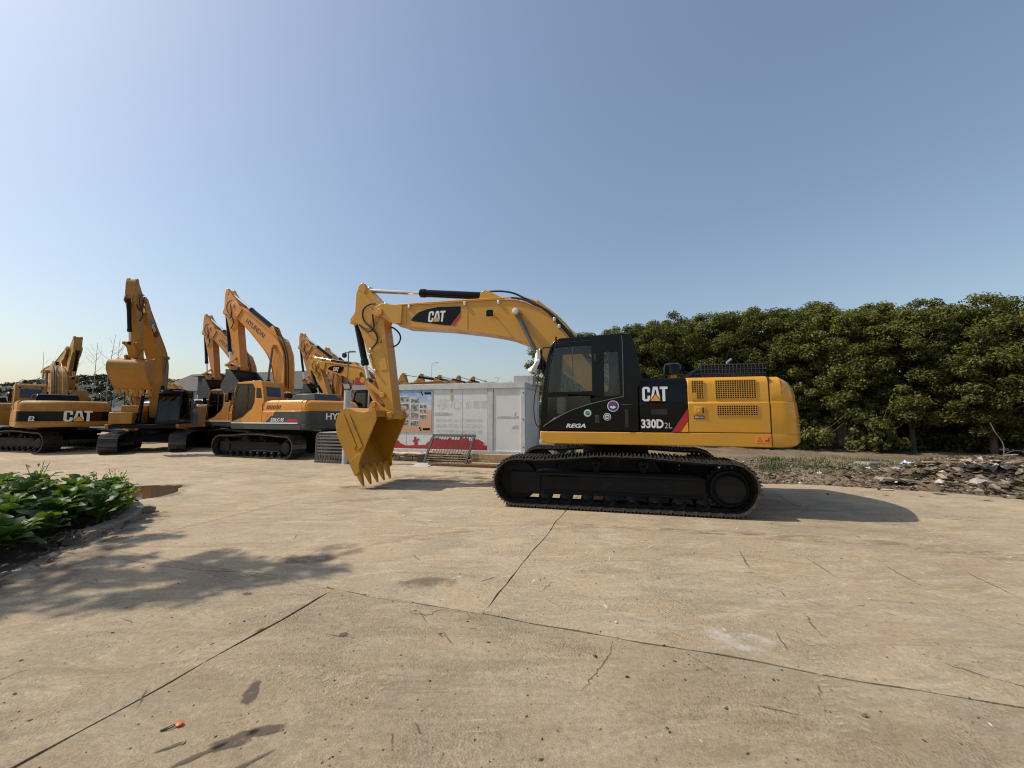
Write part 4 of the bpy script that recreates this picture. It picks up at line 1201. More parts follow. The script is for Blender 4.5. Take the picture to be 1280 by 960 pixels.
# scattered grit and crumbs
def chunk_mesh(name, items, mat, seed=1, flat=.7):
    """items: (x, y, z, size) irregular stones in one mesh"""
    r2 = random.Random(seed); m = MB()
    base = [(1,0,0),(-1,0,0),(0,1,0),(0,-1,0),(0,0,1),(0,0,-1)]
    fc = [(0,2,4),(2,1,4),(1,3,4),(3,0,4),(2,0,5),(1,2,5),(3,1,5),(0,3,5)]
    for x, y, z, s in items:
        a = r2.uniform(0, 2*PI); ca, sa = math.cos(a), math.sin(a)
        sx, sy, sz = s*r2.uniform(.6,1.5), s*r2.uniform(.5,1.1), s*r2.uniform(.3,.9)*flat
        vs = []
        tx, ty = r2.uniform(-.5,.5), r2.uniform(-.5,.5)
        for bx, by, bz in base:
            px, py, pz = bx*sx*r2.uniform(.6,1.3), by*sy*r2.uniform(.6,1.3), bz*sz*r2.uniform(.7,1.2)
            pz += tx*px+ty*py
            vs.append((x+px*ca-py*sa, y+px*sa+py*ca, z+pz))
        m.add(vs, fc)
    me = m.mesh(name, False); me.materials.append(mat)
    o = bpy.data.objects.new(name, me); COL.objects.link(o)
    return o
it = []
for k in range(1500):
    y = 1.6+12*rng.random()**1.7; x = rng.uniform(-1.25,1.25)*y
    it.append((x, y, .002, .004+.012*rng.random()**4))
tag(chunk_mesh('grit', it, M['rubble'], 5), 'loose grit strewn over the concrete yard', 'grit', kind='stuff')

# ------------------------------------------------------------------ puddle
m, nt, b = nodes('muddy_water'); M['water'] = m
b.inputs['Base Color'].default_value = (.10,.062,.032,1); b.inputs['Roughness'].default_value = .04; b.inputs['Specular IOR Level'].default_value = .5
bump(nt, b, ntex(nt, worldco(nt), 6, 2), .02, .01)
blob('wet_rim', -8.45, 9.1, 1.05, 1.15, M['m_damp'], -.8, 51, .0038)
pw = MB(); pts = []
for k in range(48):
    t = 2*PI*k/48; w = 1+.3*noise.noise(Vector((math.cos(t)*1.5, math.sin(t)*1.5, 8)))+.08*noise.noise(Vector((math.cos(t)*6, math.sin(t)*6, 2)))
    x, y = .72*w*math.cos(t), 1.02*w*math.sin(t); ca = R(28)
    pts.append((-8.42+x*math.cos(ca)-y*math.sin(ca), 9.05+x*math.sin(ca)+y*math.cos(ca), .006))
pw.add(pts, [tuple(range(48))])
tag(obj('puddle', pw, M['water'], sm=False, fix=False), kind='structure')

# ------------------------------------------------------------------ the machines
main = excavator('large yellow excavator with glossy black cab in the foreground, bucket resting on the concrete', (2.288, 8.786, 0), R(-13.49), (0,0,0), 1.0, 'new', True, name='excavator')
# white rag tied to its mirror
rg = MB(); rows = []
for i in range(9):
    t = i/8; cx = -1.47-.17*max(0, t-.35)**1.2*1.4; z = 3.05-.45*t; w = .035+.05*t
    rows.append([(cx-w+.02*math.sin(i*1.7), -1.43+.02*math.sin(i*2.3), z+.03*math.sin(i)), (cx-.3*w, -1.46-.02*math.cos(i), z-.02), (cx+.35*w, -1.44+.025*math.sin(i*3), z+.01), (cx+w, -1.45, z+.025*math.cos(i*2))])
vs = [p for r in rows for p in r]; fs = [(r*4+k, r*4+k+1, r*4+k+5, r*4+k+4) for r in range(8) for k in range(3)]
rg.add(vs, fs)
rag = obj('rag', rg, M['cloth'], fix=False); rag.matrix_world = Matrix.Translation((2.288, 8.786, 0)) @ Matrix.Rotation(R(-13.49), 4, 'Z')
sd = rag.modifiers.new('thick', 'SOLIDIFY'); sd.thickness = .006
tag(rag, 'crumpled white rag tied to the mirror at the front of the black cab', 'rag')

GX = 'excavators parked in the yard'
excavator('orange excavator with charcoal counterweight and number on its flank, right behind the foreground bucket', (-10.2, 17.7, 0), R(-19), (34,-37,-68), .97, 'orange', group=GX, sk=1.2)
excavator('weathered orange excavator half hidden behind the nearer orange one, its cab partly showing', (-15.1, 22.6, 0), R(-19), (34,-36,-60), .97, 'faded', group=GX, sk=1.2)
excavator('orange excavator whose raised boom shows over the dark hood of the nearer orange one', (-12.0, 27.8, 0), R(-19), (34,-38,-60), .97, 'faded', group=GX, sk=1.15)
excavator('yellow excavator facing the camera with its bucket hanging in front of a tall raised boom', (-18.0, 19.9, 0), R(122), (40,-42,-14), .92, 'shaded', swing=R(-10), group=GX, sk=1.12)
excavator('older yellow excavator at the left with white lettering on a black band across its counterweight', (-23.4, 20.3, 0), R(-14), (0,-40,-20), 1.0, 'old', swing=R(-22), group=GX, rear_logo=True, text=True)
excavator('yellow excavator cut off by the left edge of the picture', (-30.6, 22.6, 0), R(-14), (-8,-20,0), 1.0, 'old', group=GX, swing=R(-12))
excavator('older back-row yellow excavator whose stick hangs right of the lettered machine', (-32.5, 27.5, 0), R(150), (17,-21,-10), 1.0, 'old', group=GX, text=True)
excavator('yellow excavator with pale cab glimpsed between the black cab and the weathered orange machine', (-21.5, 26.5, 0), R(-19), (-10,0,0), 1.0, 'old', group=GX)
excavator('yellow excavator with dark cab seen between the orange counterweight and the foreground stick', (-7.8, 24.5, 0), R(-19), (8,-22,-20), 1.0, 'new', group=GX)
excavator('yellow excavator in the back row whose boom rises behind the camera post', (-13.5, 35.0, 0), R(-19), (34,-34,-20), 1.0, 'old', group=GX)
back = [(-3.13,30.1,-2),(-2.52,33.2,.5),(-1.56,36.3,2.5),(-.24,39.4,5),(.83,42.5,7),(5.53,38.9,-1.5)]
lab = ['leftmost', 'second from the left', 'third from the left', 'fourth from the left', 'fifth from the left', 'rightmost']
for (x, y, bb), l in zip(back, lab):
    excavator(l + ' of the yellow excavators whose tips peep over the pale site cabin', (x, y, 0), R(-19), (bb,28,0), 1.0, 'old', group=GX, text=False)
# ------------------------------------------------------------------ site cabin
cabin = thing('site_cabin', 'pale grey flat-roofed site cabin with faded lettering behind the yellow stick', 'cabin', (.46, 14.0, 0), R(-16))
Lc, Wc, Z0, Z1 = 5.55, 2.45, .33, 2.93
fr = MB()
for x in (-Lc, -.16):
    for y in (0, Wc-.16): fr.box(x, x+.16, y, y+.16, Z0, Z1)
fr.box(-Lc+.002, -.002, -.012, .15, Z1-.20, Z1+.012); fr.box(-Lc+.002, -.002, Wc-.15, Wc+.012, Z1-.20, Z1+.012)
fr.box(-.15, .012, .0, Wc, Z1-.205, Z1+.008); fr.box(-Lc-.012, -Lc+.15, .0, Wc, Z1-.205, Z1+.008)
fr.box(-Lc+.002, -.002, -.008, .15, Z0-.002, Z0+.13); fr.box(-.15, .008, .003, Wc, Z0-.003, Z0+.13)
obj('frame', fr, M['wall_frame'], cabin, bevel=.008)
rf = MB(); rf.box(-Lc+.1, -.1, .1, Wc-.1, Z1-.06, Z1-.02); obj('roof', rf, M['wall_frame'], cabin)
edges = [-Lc+.16, -4.75, -3.62, -2.41, -1.43]
for a, b_ in zip(edges[:-1], edges[1:]):
    p = MB(); p.box(a+.006, b_-.006, .03, .09, Z0+.13, Z1-.20); obj('wall_panel', p, M['wall'], cabin, bevel=.006)
p = MB(); p.box(-1.42, -1.21, .012, .09, Z0+.13, Z1-.20); obj('door_post', p, M['wall_frame'], cabin, bevel=.008)
p = MB(); p.box(-1.20, -.165, .04, .09, Z0+.13, Z1-.20); obj('wall_panel', p, M['wall'], cabin, bevel=.006)
for k in range(3):
    p = MB(); p.box(-.09, -.03, .165+k*.705, .165+(k+1)*.705-.01, Z0+.13, Z1-.205); obj('wall_panel', p, M['wall'], cabin, bevel=.006)
p = MB(); p.box(-Lc+.03, -Lc+.09, .16, Wc-.16, Z0+.13, Z1-.2); p.box(-Lc+.16, -.16, Wc-.09, Wc-.03, Z0+.13, Z1-.2); obj('back_wall', p, M['wall'], cabin)
bk = MB(); bk.box(-Lc+.16, -.10, .10, .12, Z0+.1, Z1-.15); obj('inner_lining', bk, M['hose'], cabin)
for z in (.62, 1.6, 2.55): obj('bolt', MB().cyl((-.06,-.012,z), (-.06,.01,z), .02, 8), M['hose'], cabin)
# faded lettering and grime on the wall
YW = .026
decal('lettering', text_mesh('核心', 1.05, .42), M['faded'], cabin, (-3.47, YW, 1.97))
decal('lettering', text_mesh('价值观', .86, .30), M['faded'], cabin, (-2.30, YW, 2.0))
decal('lettering', text_mesh('富强民主文明和谐', 1.9, .12), M['faded'], cabin, (-3.50, YW, 1.50))
decal('lettering', text_mesh('自由平等公正法治', 1.85, .15), M['faded'], cabin, (-3.46, YW, 1.28))
decal('lettering', text_mesh('爱国敬业诚信友善', 1.85, .13), M['faded'], cabin, (-3.46, YW, 1.08))
g = MB(); g.prism([(-3.56,1.74),(-3.56,1.86),(-2.95,1.85),(-2.80,1.80),(-2.95,1.74)], YW-.001, YW+.003); obj('grime_patch', g, M['grime'], cabin)
g = MB(); g.prism([(-1.08,1.62),(-1.06,1.70),(-.75,1.73),(-.40,1.70),(-.24,1.72),(-.24,1.64),(-.6,1.63)], .036, .041); g.prism([(-.42,1.72),(-.36,1.74),(-.34,1.86),(-.38,1.88)], .036, .041); g.prism([(-.5,1.27),(-.3,1.26),(-.22,1.33),(-.3,1.4),(-.48,1.36)], .036, .041); obj('grime_patch', g, M['grime'], cabin)
tp = MB(); tp.box(-2.91, -2.82, .018, .03, 2.32, 2.71); obj('tape_strip', tp, M['cardboard'], cabin)
# red silhouette band along the foot of the wall
sk = [(-5.5,.475),(-1.36,.475),(-1.36,.64),(-1.62,.66),(-1.55,.74),(-1.75,.86),(-1.98,.87),(-2.02,.80),(-2.16,.80),(-2.16,.90),(-2.24,.90),(-2.27,1.08),(-2.30,.90),(-2.40,.88),(-2.40,.94),(-2.5,.94),(-2.5,.84),(-2.85,.84),(-2.9,.92),(-3.0,.84),(-3.3,.85),(-3.42,.92),(-3.55,.86),(-3.62,.95),(-3.70,.90),(-3.74,.78),(-3.86,.70),(-3.92,.62),(-4.25,.60),(-4.28,.74),(-4.18,.84),(-4.22,.87),(-4.31,.81),(-4.33,.92),(-4.40,.93),(-4.42,.80),(-4.5,.76),(-4.46,.72),(-4.40,.72),(-4.40,.60),(-4.75,.58),(-5.0,.66),(-5.1,.76),(-5.25,.78),(-5.45,.72),(-5.5,.8)]
obj('silhouette_band', MB().prism(sk, .020, .029), M['cabred'], cabin)
# poster with photographs
def poster_mat():
    m, nt, b = nodes('printed_poster')
    co = objco(nt); sp = nt.nodes.new('ShaderNodeSeparateXYZ'); nt.links.new(co, sp.inputs[0])
    z = math_n(nt, 'DIVIDE', math_n(nt, 'SUBTRACT', sp.outputs[2], 1.10), 1.62)
    base = ramp(nt, z, [(0, (.62,.35,.22)), (.50, (.66,.40,.28)), (.53, (.60,.50,.46)), (.60,(.56,.57,.62)), (.80,(.36,.48,.68)), (1,(.14,.30,.60))])
    cl = ramp(nt, ntex(nt, mapped(nt, co, 0, (1,1,2)), 2.2, 6, .6), [(.48, 0.0), (.65, .7)])
    f = math_n(nt, 'MULTIPLY', cl, ramp(nt, z, [(.52, 0.0), (.6, 1.0)]))
    nt.links.new(mix(nt, f, base, (.75,.77,.80)), b.inputs['Base Color']); b.inputs['Roughness'].default_value = .35
    return m
M['poster'] = poster_mat()
po = MB(); po.box(-5.35, -3.68, .010, .028, 1.10, 2.72); poster = obj('poster', po, M['poster'], cabin)
def photo_mat():
    m, nt, b = nodes('poster_photos')
    co = objco(nt)
    c = ramp(nt, ntex(nt, co, 9, 5, .7), [(.30,(.02,.025,.02)), (.42,(.09,.10,.08)), (.52,(.30,.29,.27)), (.62,(.58,.60,.62)), (.7,(.20,.06,.05))])
    nt.links.new(c, b.inputs['Base Color']); b.inputs['Roughness'].default_value = .35
    return m
M['photo'] = photo_mat()
for x0, x1, zs in ((-5.08,-4.66,((2.28,2.46),(1.93,2.20),(1.60,1.86),(1.36,1.56))), (-4.58,-4.24,((2.23,2.40),(1.92,2.17),(1.62,1.86),(1.33,1.54))), (-4.18,-3.90,((2.03,2.16),(1.83,1.97),(1.61,1.76))), (-5.33,-5.16,((2.2,2.42),(1.85,2.12),(1.5,1.78)))):
    for z0, z1 in zs:
        m = MB(); m.box(x0-.02, x1+.02, .006, .0105, z0-.02, z1+.02); w = obj('photo_border', m, M['white'], poster)
        m = MB(); m.box(x0, x1, .003, .0065, z0, z1); obj('photo_print', m, M['photo'], w)
for x0, x1, z0, z1 in ((-4.0,-3.72,2.55,2.63),(-4.04,-3.74,1.18,1.26)):
    m = MB(); m.box(x0, x1, .005, .0105, z0, z1); m.box(x0-.16, x0-.10, .005, .0105, z0+.04, z1+.03); m.box(x0-.12, x0-.06, .005, .0105, z0-.03, z0+.03); obj('caption_block', m, M['black'], poster)

def cabin_world(x, y, z=0):
    a = R(-16); return (.46+x*math.cos(a)-y*math.sin(a), 14.0+x*math.sin(a)+y*math.cos(a), z)
AC = R(-16)
# stone footing: separate stones
foot = thing('stone_footing', 'low wall of rough tan stones under the left half of the cabin', 'stone wall', cabin_world(0, 0), AC)
rs = random.Random(11)
for row, (za, zb) in enumerate(((0,.17),(.175,.325))):
    x = -6.0+.12*row
    while x < -3.35:
        w = rs.uniform(.26,.55)
        j = lambda: rs.uniform(-.02,.02)
        m = MB(); y0, y1 = -.02+rs.uniform(-.02,.02), .30
        m.add([(x+.012+j(),y0+j(),za+.004),(x+w-.012+j(),y0+j(),za+.004),(x+w-.012,y1,za+.004),(x+.012,y1,za+.004),(x+.012+j(),y0+j(),zb-.004+j()*.4),(x+w-.012+j(),y0+j(),zb-.004+j()*.4),(x+w-.012,y1,zb-.004),(x+.012,y1,zb-.004)],
              [(0,3,2,1),(4,5,6,7),(0,1,5,4),(1,2,6,5),(2,3,7,6),(3,0,4,7)])
        obj('stone', m, M['stone'], foot, bevel=.025); x += w
for x in (-2.9, -1.6, -.3):
    pier = tag(obj('support_block', MB().box(-.2,.2,-.2,.2,0,.325), M['block'], bevel=.01), None, None)
    pier.location = cabin_world(x, .5); pier.rotation_euler = (0,0,AC)
    tag(pier, {-2.9:'grey concrete block under the middle of the cabin, behind the leaning grille', -1.6:'grey concrete block under the cabin behind the timber', -.3:'grey concrete block under the right corner of the cabin'}[x], 'block', 'blocks under the cabin')
# crumpled tarpaulin strip on the footing
tm = MB(); tv, tf = [], []
for i in range(22):
    for j in range(4):
        tv.append((-5.5+i*.095, -.03-.04*j+.02*math.sin(i*1.1+j), .335+.012*math.sin(i*.7)+.01*math.sin(i*1.9+j)-.018*j+(.09*((i-14)/7)**2 if i > 14 else 0)))
tf = [(i*4+j, (i+1)*4+j, (i+1)*4+j+1, i*4+j+1) for i in range(21) for j in range(3)]
tm.add(tv, tf); tarp = obj('tarpaulin', tm, M['cardboard'], fix=False); tarp.location = cabin_world(0, 0); tarp.rotation_euler = (0,0,AC)
sd = tarp.modifiers.new('thick', 'SOLIDIFY'); sd.thickness = .008
tag(tarp, 'crumpled tan tarpaulin strip lying along the top of the stone footing', 'tarpaulin')
bx = MB().prism([(0,0),(.42,0),(.42,.33),(0,.30)], -.32, 0); o = obj('black_crate', bx, M['plastic_black'], bevel=.015); o.location = cabin_world(-4.05, -.06); o.rotation_euler = (0,0,AC)
tag(o, 'black crate beside the stone footing, left of the leaning grille', 'crate')

# leaning steel grille
gr = thing('steel_grille', 'dark steel window grille leaning against the timber in front of the cabin', 'grille', cabin_world(-3.56, -.78), AC)
gr.rotation_euler = (R(-19), 0, AC)
W_, H_ = 1.60, 1.08; SL = .22
sk_ = lambda x, z: (x + SL*z/H_, 0, z)
fm = MB()
for a, b_ in (((0,0),(W_,0)),((W_,0),(W_,H_)),((W_,H_),(0,H_)),((0,H_),(0,0))):
    pa, pb = Vector(sk_(*a)), Vector(sk_(*b_)); u = (pb-pa).normalized(); v = u.cross(Vector((0,1,0)))
    fm.obox((pa+pb)/2, u*((pb-pa).length/2+.025), Vector((0,.028,0)), v*.040)
obj('frame', fm, M['grille'], gr, bevel=.004)
for k in range(1, 15):
    x = W_*k/15; m = MB().tube([sk_(x,.02), sk_(x,H_-.02)], .011, 6); obj('bar', m, M['grille'], gr)
for k in range(1, 7):
    z = H_*.55*k/7; m = MB(); m.obox(((Vector(sk_(.02,z))+Vector(sk_(W_-.02,z)))/2), (W_/2-.03,0,0), (0,.006,0), (0,0,.014)); obj('cross_bar', m, M['wood'], gr)
# timbers
for k, (x0, x1, y0, z0, z1, an) in enumerate([(-1.85,-.35,-.42,.20,.385,0),(-1.95,-.42,-.46,.0,.185,.02),(-1.7,-.30,-.75,.0,.12,-.05)]):
    ln = x1-x0; m = MB().box(0, ln, -.12, .12, 0, z1-z0); o = obj('timber_beam', m, M['wood'], bevel=.008)
    o.location = cabin_world(x0, y0, z0); o.rotation_euler = (0, 0, AC+an)
    tag(o, ['pale squared timber lying on top of the stack beside the leaning grille', 'squared timber at the bottom of the stack beside the leaning grille', 'thin timber on the ground in front of the stacked beams'][k], 'timber', 'timbers by the cabin')
pb = MB().prism([(0,0),(.62,0),(.70,.03),(.06,.03)], -.30, .30); o = obj('paving_slab', pb, M['block'], bevel=.006); o.location = cabin_world(-3.75, -1.15, .0); o.rotation_euler = (R(6), 0, AC)
tag(o, 'loose pale paving slab lying at the foot of the grille', 'slab')
o = obj('timber_skid', MB().box(0, 3.4, -.09, .09, 0, .09), M['rust'], bevel=.01); o.location = cabin_world(-3.2, -1.02, 0); o.rotation_euler = (0,0,AC)
tag(o, 'long rusty beam lying on the ground in front of the timber and grille', 'beam')

# grey blocks on the roof
for k, (x, w, h, d, y) in enumerate([(-.70,.76,.36,.5,1.0),(-2.08,.55,.16,.45,.9),(-1.34,.54,.13,.45,.9),(-.1,.35,.16,.4,1.6)]):
    m = MB().box(0, w, 0, d, 0, h)
    m.box(w*.2, w*.8, -.006, .0, h*.15, h*.85) if k == 0 else None
    o = obj('roof_unit', m, M['block'], bevel=.04); o.location = cabin_world(x, y, Z1-.02); o.rotation_euler = (0, 0, AC)
    tag(o, ['tallest grey box on the cabin roof near its right corner', 'flat grey box on the middle of the cabin roof', 'low grey box on the cabin roof beside the tallest one', 'small grey box at the very right corner of the cabin roof'][k], 'roof box', 'grey boxes on the cabin roof')
# air conditioner outdoor units behind the excavator
for k, (x, y) in enumerate(((1.15,1.7),(2.3,1.95))):
    a = thing('air_conditioner', ['grey air conditioner outdoor unit beside the cabin end wall', 'grey air conditioner outdoor unit farther right under the excavator'][k], 'air conditioner', cabin_world(x, y), AC, 'outdoor units behind the tracks')
    obj('casing', MB().box(-.42,.42,0,.32,.12,.98), M['skin_ac'], a, bevel=.02)
    obj('fan_grille', MB().disc_y(-.1,.55,-.012,.0,.28,28), M['hose'], a)
    obj('fan_hub', MB().disc_y(-.1,.55,-.02,-.01,.07,16), M['skin_ac'], a)
    obj('side_vent', MB().box(.26,.38,-.008,0,.3,.8), M['hose'], a)
    for s in (-.34,.30): obj('foot', MB().box(s,s+.06,0,.3,0,.125), M['dark'], a)
# hut wall behind, seen between the tracks
# ------------------------------------------------------------------ stacked cages and lamp post
cg = thing('barrier_stack', 'stack of grey steel barrier frames nested together on the ground by the charcoal counterweight', 'barriers', (-7.30, 14.75, 0), R(-17))
for k in range(11):
    y = k*.075
    fp = [(-.02+0,y,0),(0,y,.96),(.06,y,1.06),(.16,y,1.10),(1.35,y,1.10),(1.45,y,1.06),(1.50,y,.96),(1.52,y,0)]
    m = MB().tube(fp, .022, 6)
    bar = obj('barrier_frame', m, M['cage'], cg)
    m = MB()
    for z in (.30,.42,.54,.66,.78,.90,1.0): m.obox((.75,y,z), (.74,0,0), (0,.006,0), (0,0,.026))
    obj('rail', m, M['cage'], bar, sm=False)
    if k == 0:
        for i in range(13):
            x = .08+i*.112; m = MB(); m.obox((x,y-.012,.17), (.012,0,0), (0,.008,0), (0,0,.15)); obj('upright', m, M['cage'], bar, sm=False)
for y in (-.02,.80):
    m = MB(); m.obox((.75,y,.04), (.78,0,0), (0,.02,0), (0,0,.03)); obj('base_rail', m, M['grille'], cg)
lp = thing('camera_post', 'pale post with a thin mast carrying a dome camera and floodlight behind the bucket', 'post', (-6.02, 14.35, 0))
obj('post', MB().tube([(0,0,0),(0,0,2.75)], .125, 16), M['galv'], lp)
obj('mast', MB().tube([(-.02,0,2.75),(-.02,0,4.08),(.0,0,4.10),(.22,0,4.10)], .022, 8), M['greysteel'], lp)
obj('cross_arm', MB().tube([(-.16,0,4.06),(.26,0,4.08)], .015, 8), M['greysteel'], lp)
obj('dome_camera', MB().lathe_z(-.17, 0, [(3.86,.02),(3.88,.07),(3.94,.09),(4.02,.08),(4.04,.05)], 14), M['plastic_black'], lp)
m = MB(); m.obox((.02,-.10,2.80), (.14,0,0), (0,.06,.03), (0,-.04,.10)); fl = obj('floodlight', m, M['black'], lp, bevel=.01)
m = MB(); m.obox((.02,-.165,2.79), (.11,0,0), (0,.004,.002), (0,-.03,.075)); obj('lamp_lens', m, M['clamp'], fl)
m = MB().box(-.16,-.02,-.06,.06,2.62,2.86); obj('control_box', m, M['plastic_black'], lp, bevel=.01)
# red banner board seen behind the stick
bn = MB().box(-.9,.9,-.03,.03,0,1.0); 
rb = thing('red_sign_board', 'red sign board with pale base glimpsed between the boom cylinders and the yellow stick', 'sign', (-7.95, 20.5, 0), R(-16))
obj('board', MB().box(-.3,.3,-.03,.03,3.36,3.72), M['cabred'], rb); obj('panel', MB().box(-.9,.55,-.03,.03,3.08,3.32), M['farwall'], rb)
for x in (-.9,.5): obj('post', MB().tube([(x,.04,0),(x,.04,3.3)], .04, 8), M['galv'], rb)

# far street lamps
def street_lamp(x, y, h, label, arm=.45):
    t = thing('street_lamp', label, 'street lamp', (x, y, 0), 0, 'street lamps behind the cabin')
    obj('pole', MB().tube([(0,0,0),(0,0,h)], [.06,.03], 8), M['galv'], t)
    obj('arm', MB().tube(smooth_line([(0,0,h-.1),(.05,0,h+.1),(.3,0,h+.25),(arm,0,h+.28)], 3), .03, 6), M['galv'], t)
    m = MB(); m.obox((arm+.15,0,h+.27), (.2,0,.02), (0,.1,0), (-.01,0,.04)); obj('lamp_head', m, M['galv'], t, bevel=.02)
street_lamp(-10.3, 50, 8.2, 'tall thin street lamp rising behind the cabin roof left of the boom bend')
street_lamp(-2.2, 60, 7.2, 'short far street lamp left of the grey box on the cabin roof', -.5)

# ------------------------------------------------------------------ rubble bank on the right
edge = [(-1.5,16.8),(1.5,14.6),(3.4,12.6),(5.0,11.0),(6.47,10.22),(7.44,10.1),(8.78,9.52),(9.87,9.0),(10.7,8.28),(12.2,7.3),(14.5,6.2)]
EL = smooth_line([(x, y, 0) for x, y in edge], 12)
bd = Vector((.50,.866,0))
NV = 46
def bank_h(p, v):
    ramp_ = min(1, v/.5)
    h = .03*ramp_ + .16*min(1, max(0, (v-.6)/3.0)) + .10*min(1, max(0, (v-4)/4))
    h += ramp_*(.05*noise.noise(Vector((p.x*1.1, p.y*1.1, 0)))+.03*noise.noise(Vector((p.x*4, p.y*4, 2))))
    h += .45*math.exp(-((p.x-11.9)**2/3.2+(p.y-10.2)**2/1.3)) + .25*math.exp(-((p.x-14.0)**2/2+(p.y-9.6)**2/2)) + .12*math.exp(-((p.x-8.3)**2/2+(p.y-11.4)**2/.6))
    return h
vs, fs = [], []
for e in EL:
    for k in range(NV):
        v = 16*(k/(NV-1))**1.5; p = e+bd*v
        jit = .10*noise.noise(Vector((e.x*3, e.y*3, 9))) if k == 0 else 0
        p = p+bd*jit
        vs.append((p.x, p.y, .004 if k == 0 else .004+bank_h(p, v)))
for i in range(len(EL)-1):
    for k in range(NV-1):
        a = i*NV+k; fs.append((a, a+NV, a+NV+1, a+1))
bm_ = MB().add(vs, fs); bank = obj('rubble_bank', bm_, M['dirt'], sm=True); tag(bank, kind='structure')
def bank_pt(i, v):
    f = i*(len(EL)-1); a = int(min(f, len(EL)-2)); e = EL[a].lerp(EL[a+1], f-a); p = e+bd*v
    return Vector((p.x, p.y, bank_h(p, v)+.004))
rr = random.Random(21); it = []
for k in range(9000):
    v = 4.6*rr.random()**1.25; i = .22+.78*rr.random(); p = bank_pt(i, v)
    if v > 3.0 and rr.random() < .5: continue
    s = .010+.055*rr.random()**3.2
    it.append((p.x, p.y, p.z+s*.2, s))
for k in range(4200):
    p = Vector((rr.gauss(11.9,1.2), rr.gauss(10.2,.75), 0)); q = p-EL[0]
    h = bank_h(p, 2.5); s = .015+.13*rr.random()**4; it.append((p.x, p.y, h+.01+s*.2, s))
tag(chunk_mesh('rubble', it, M['rubble'], 8, .8), 'loose rubble, brick ends and litter spread along the edge of the yard', 'rubble', kind='stuff')
# grass tufts between the rubble
def tuft_mesh(n, h, seed):
    r2 = random.Random(seed); m = MB()
    for k in range(n):
        a = r2.uniform(0, 2*PI); x, y = r2.gauss(0,.12), r2.gauss(0,.12); l = h*r2.uniform(.5,1.2); b = r2.uniform(.1,.6)*l; w = .006
        dx, dy = math.cos(a), math.sin(a)
        m.add([(x-dy*w,y+dx*w,0),(x+dy*w,y-dx*w,0),(x+dx*b*.4+dy*w*.8,y+dy*b*.4-dx*w*.8,l*.6),(x+dx*b*.4-dy*w*.8,y+dy*b*.4+dx*w*.8,l*.6),(x+dx*b,y+dy*b,l)], [(0,1,2,3),(3,2,4)])
    return m
gm = MB()
for k in range(420):
    i = .40+.6*rr.random(); v = rr.choice((rr.uniform(1.5,2.6), rr.uniform(2.5,5.0), rr.uniform(.6,5)))
    p = bank_pt(i, v); t = tuft_mesh(14, rr.uniform(.06,.16), k)
    gm.add([(p.x+a, p.y+b_, p.z+c) for a, b_, c in t.v], t.f)
tag(obj('weeds', gm, M['leaf_shade'], sm=False, fix=False), 'short green weeds growing through the rubble', 'weeds', kind='stuff')
# pieces one can pick out
def piece(name, mb, mat, loc, rz, label, cat, rx=0, ry=0, group=None, bevel=0):
    o = obj(name, mb, mat, bevel=bevel); o.location = loc; o.rotation_euler = (rx, ry, rz); return tag(o, label, cat, group)
def sheet_mb(w, l, amp, seed, n=9):
    m = MB(); vs = []
    for i in range(n):
        for j in range(n):
            x, y = w*(i/(n-1)-.5), l*(j/(n-1)-.5)
            z = amp*(noise.noise(Vector((i*.5, j*.5, seed)))+.6*noise.noise(Vector((i*1.3, j*1.3, seed+4))))
            x += .12*w*noise.noise(Vector((i*.8, j*.8, seed+9))); y += .12*l*noise.noise(Vector((i*.8, j*.8, seed+14)))
            vs.append((x, y, z+amp))
    return m.add(vs, [(i*n+j, (i+1)*n+j, (i+1)*n+j+1, i*n+j+1) for i in range(n-1) for j in range(n-1)])
def bz(x, y): return bank_h(Vector((x, y, 0)), 2.0)+.004
piece('plastic_bag', sheet_mb(.42,.30,.10,3), M['plastic_blue'], (11.0,11.0,bz(11.0,11.0)), .4, 'pale blue plastic bag lying on the rubble below the trees', 'bag')
piece('plastic_sheet', sheet_mb(.55,.28,.05,6), M['plastic_green'], (12.4,9.55,bz(12.4,9.55)), -.3, 'bright green plastic sheet on the rubble at the right edge', 'plastic sheet')
piece('plastic_sheet', sheet_mb(.9,.5,.10,9), M['plastic_black'], (11.4,9.5,bz(11.4,9.5)), .2, 'crumpled black plastic sheet on the rubble near the concrete edge', 'plastic sheet')
piece('plastic_sheet', sheet_mb(.5,.3,.08,15), M['cloth'], (13.2,11.6,bz(13.2,11.6)), .9, 'white plastic sheet at the top of the rubble heap', 'plastic sheet')
piece('cardboard', sheet_mb(.34,.11,.012,18), M['cardboard'], (8.72,9.35,.008), -.25, 'strip of pale cardboard lying on the concrete at the rubble edge', 'cardboard')
piece('concrete_slab_fragment', MB().prism([(-.36,0),(.33,.02),(.36,.06),(-.3,.055)], -.15, .15), M['kerb'], (9.35,9.75,bz(9.35,9.75)+.02), -.2, 'flat broken slab propped at the edge of the rubble', 'slab', 0, R(4), None, .01)
piece('concrete_slab_fragment', MB().prism([(-.3,0),(.3,0),(.22,.08),(-.25,.10)], -.2, .2), M['kerb'], (10.9,9.05,bz(10.9,9.05)-.03), -.5, 'broken concrete piece lying beside the black plastic sheet', 'slab', R(6), 0, None, .015)
piece('concrete_slab_fragment', MB().prism([(-.4,0),(.35,0),(.22,.18),(-.25,.2)], -.25, .25), M['kerb'], (11.3,12.6,bz(11.3,12.6)), .2, 'grey concrete lump below the trees behind the rubble heap', 'slab', R(-5), 0, None, .05)
piece('steel_pipe', MB().tube([(-.5,0,.14),(.5,0,.14)], .14, 16), M['rust'], (13.6,12.0,bz(13.6,12.0)), .5, 'rusty pipe lying at the foot of the trees behind the heap', 'pipe')
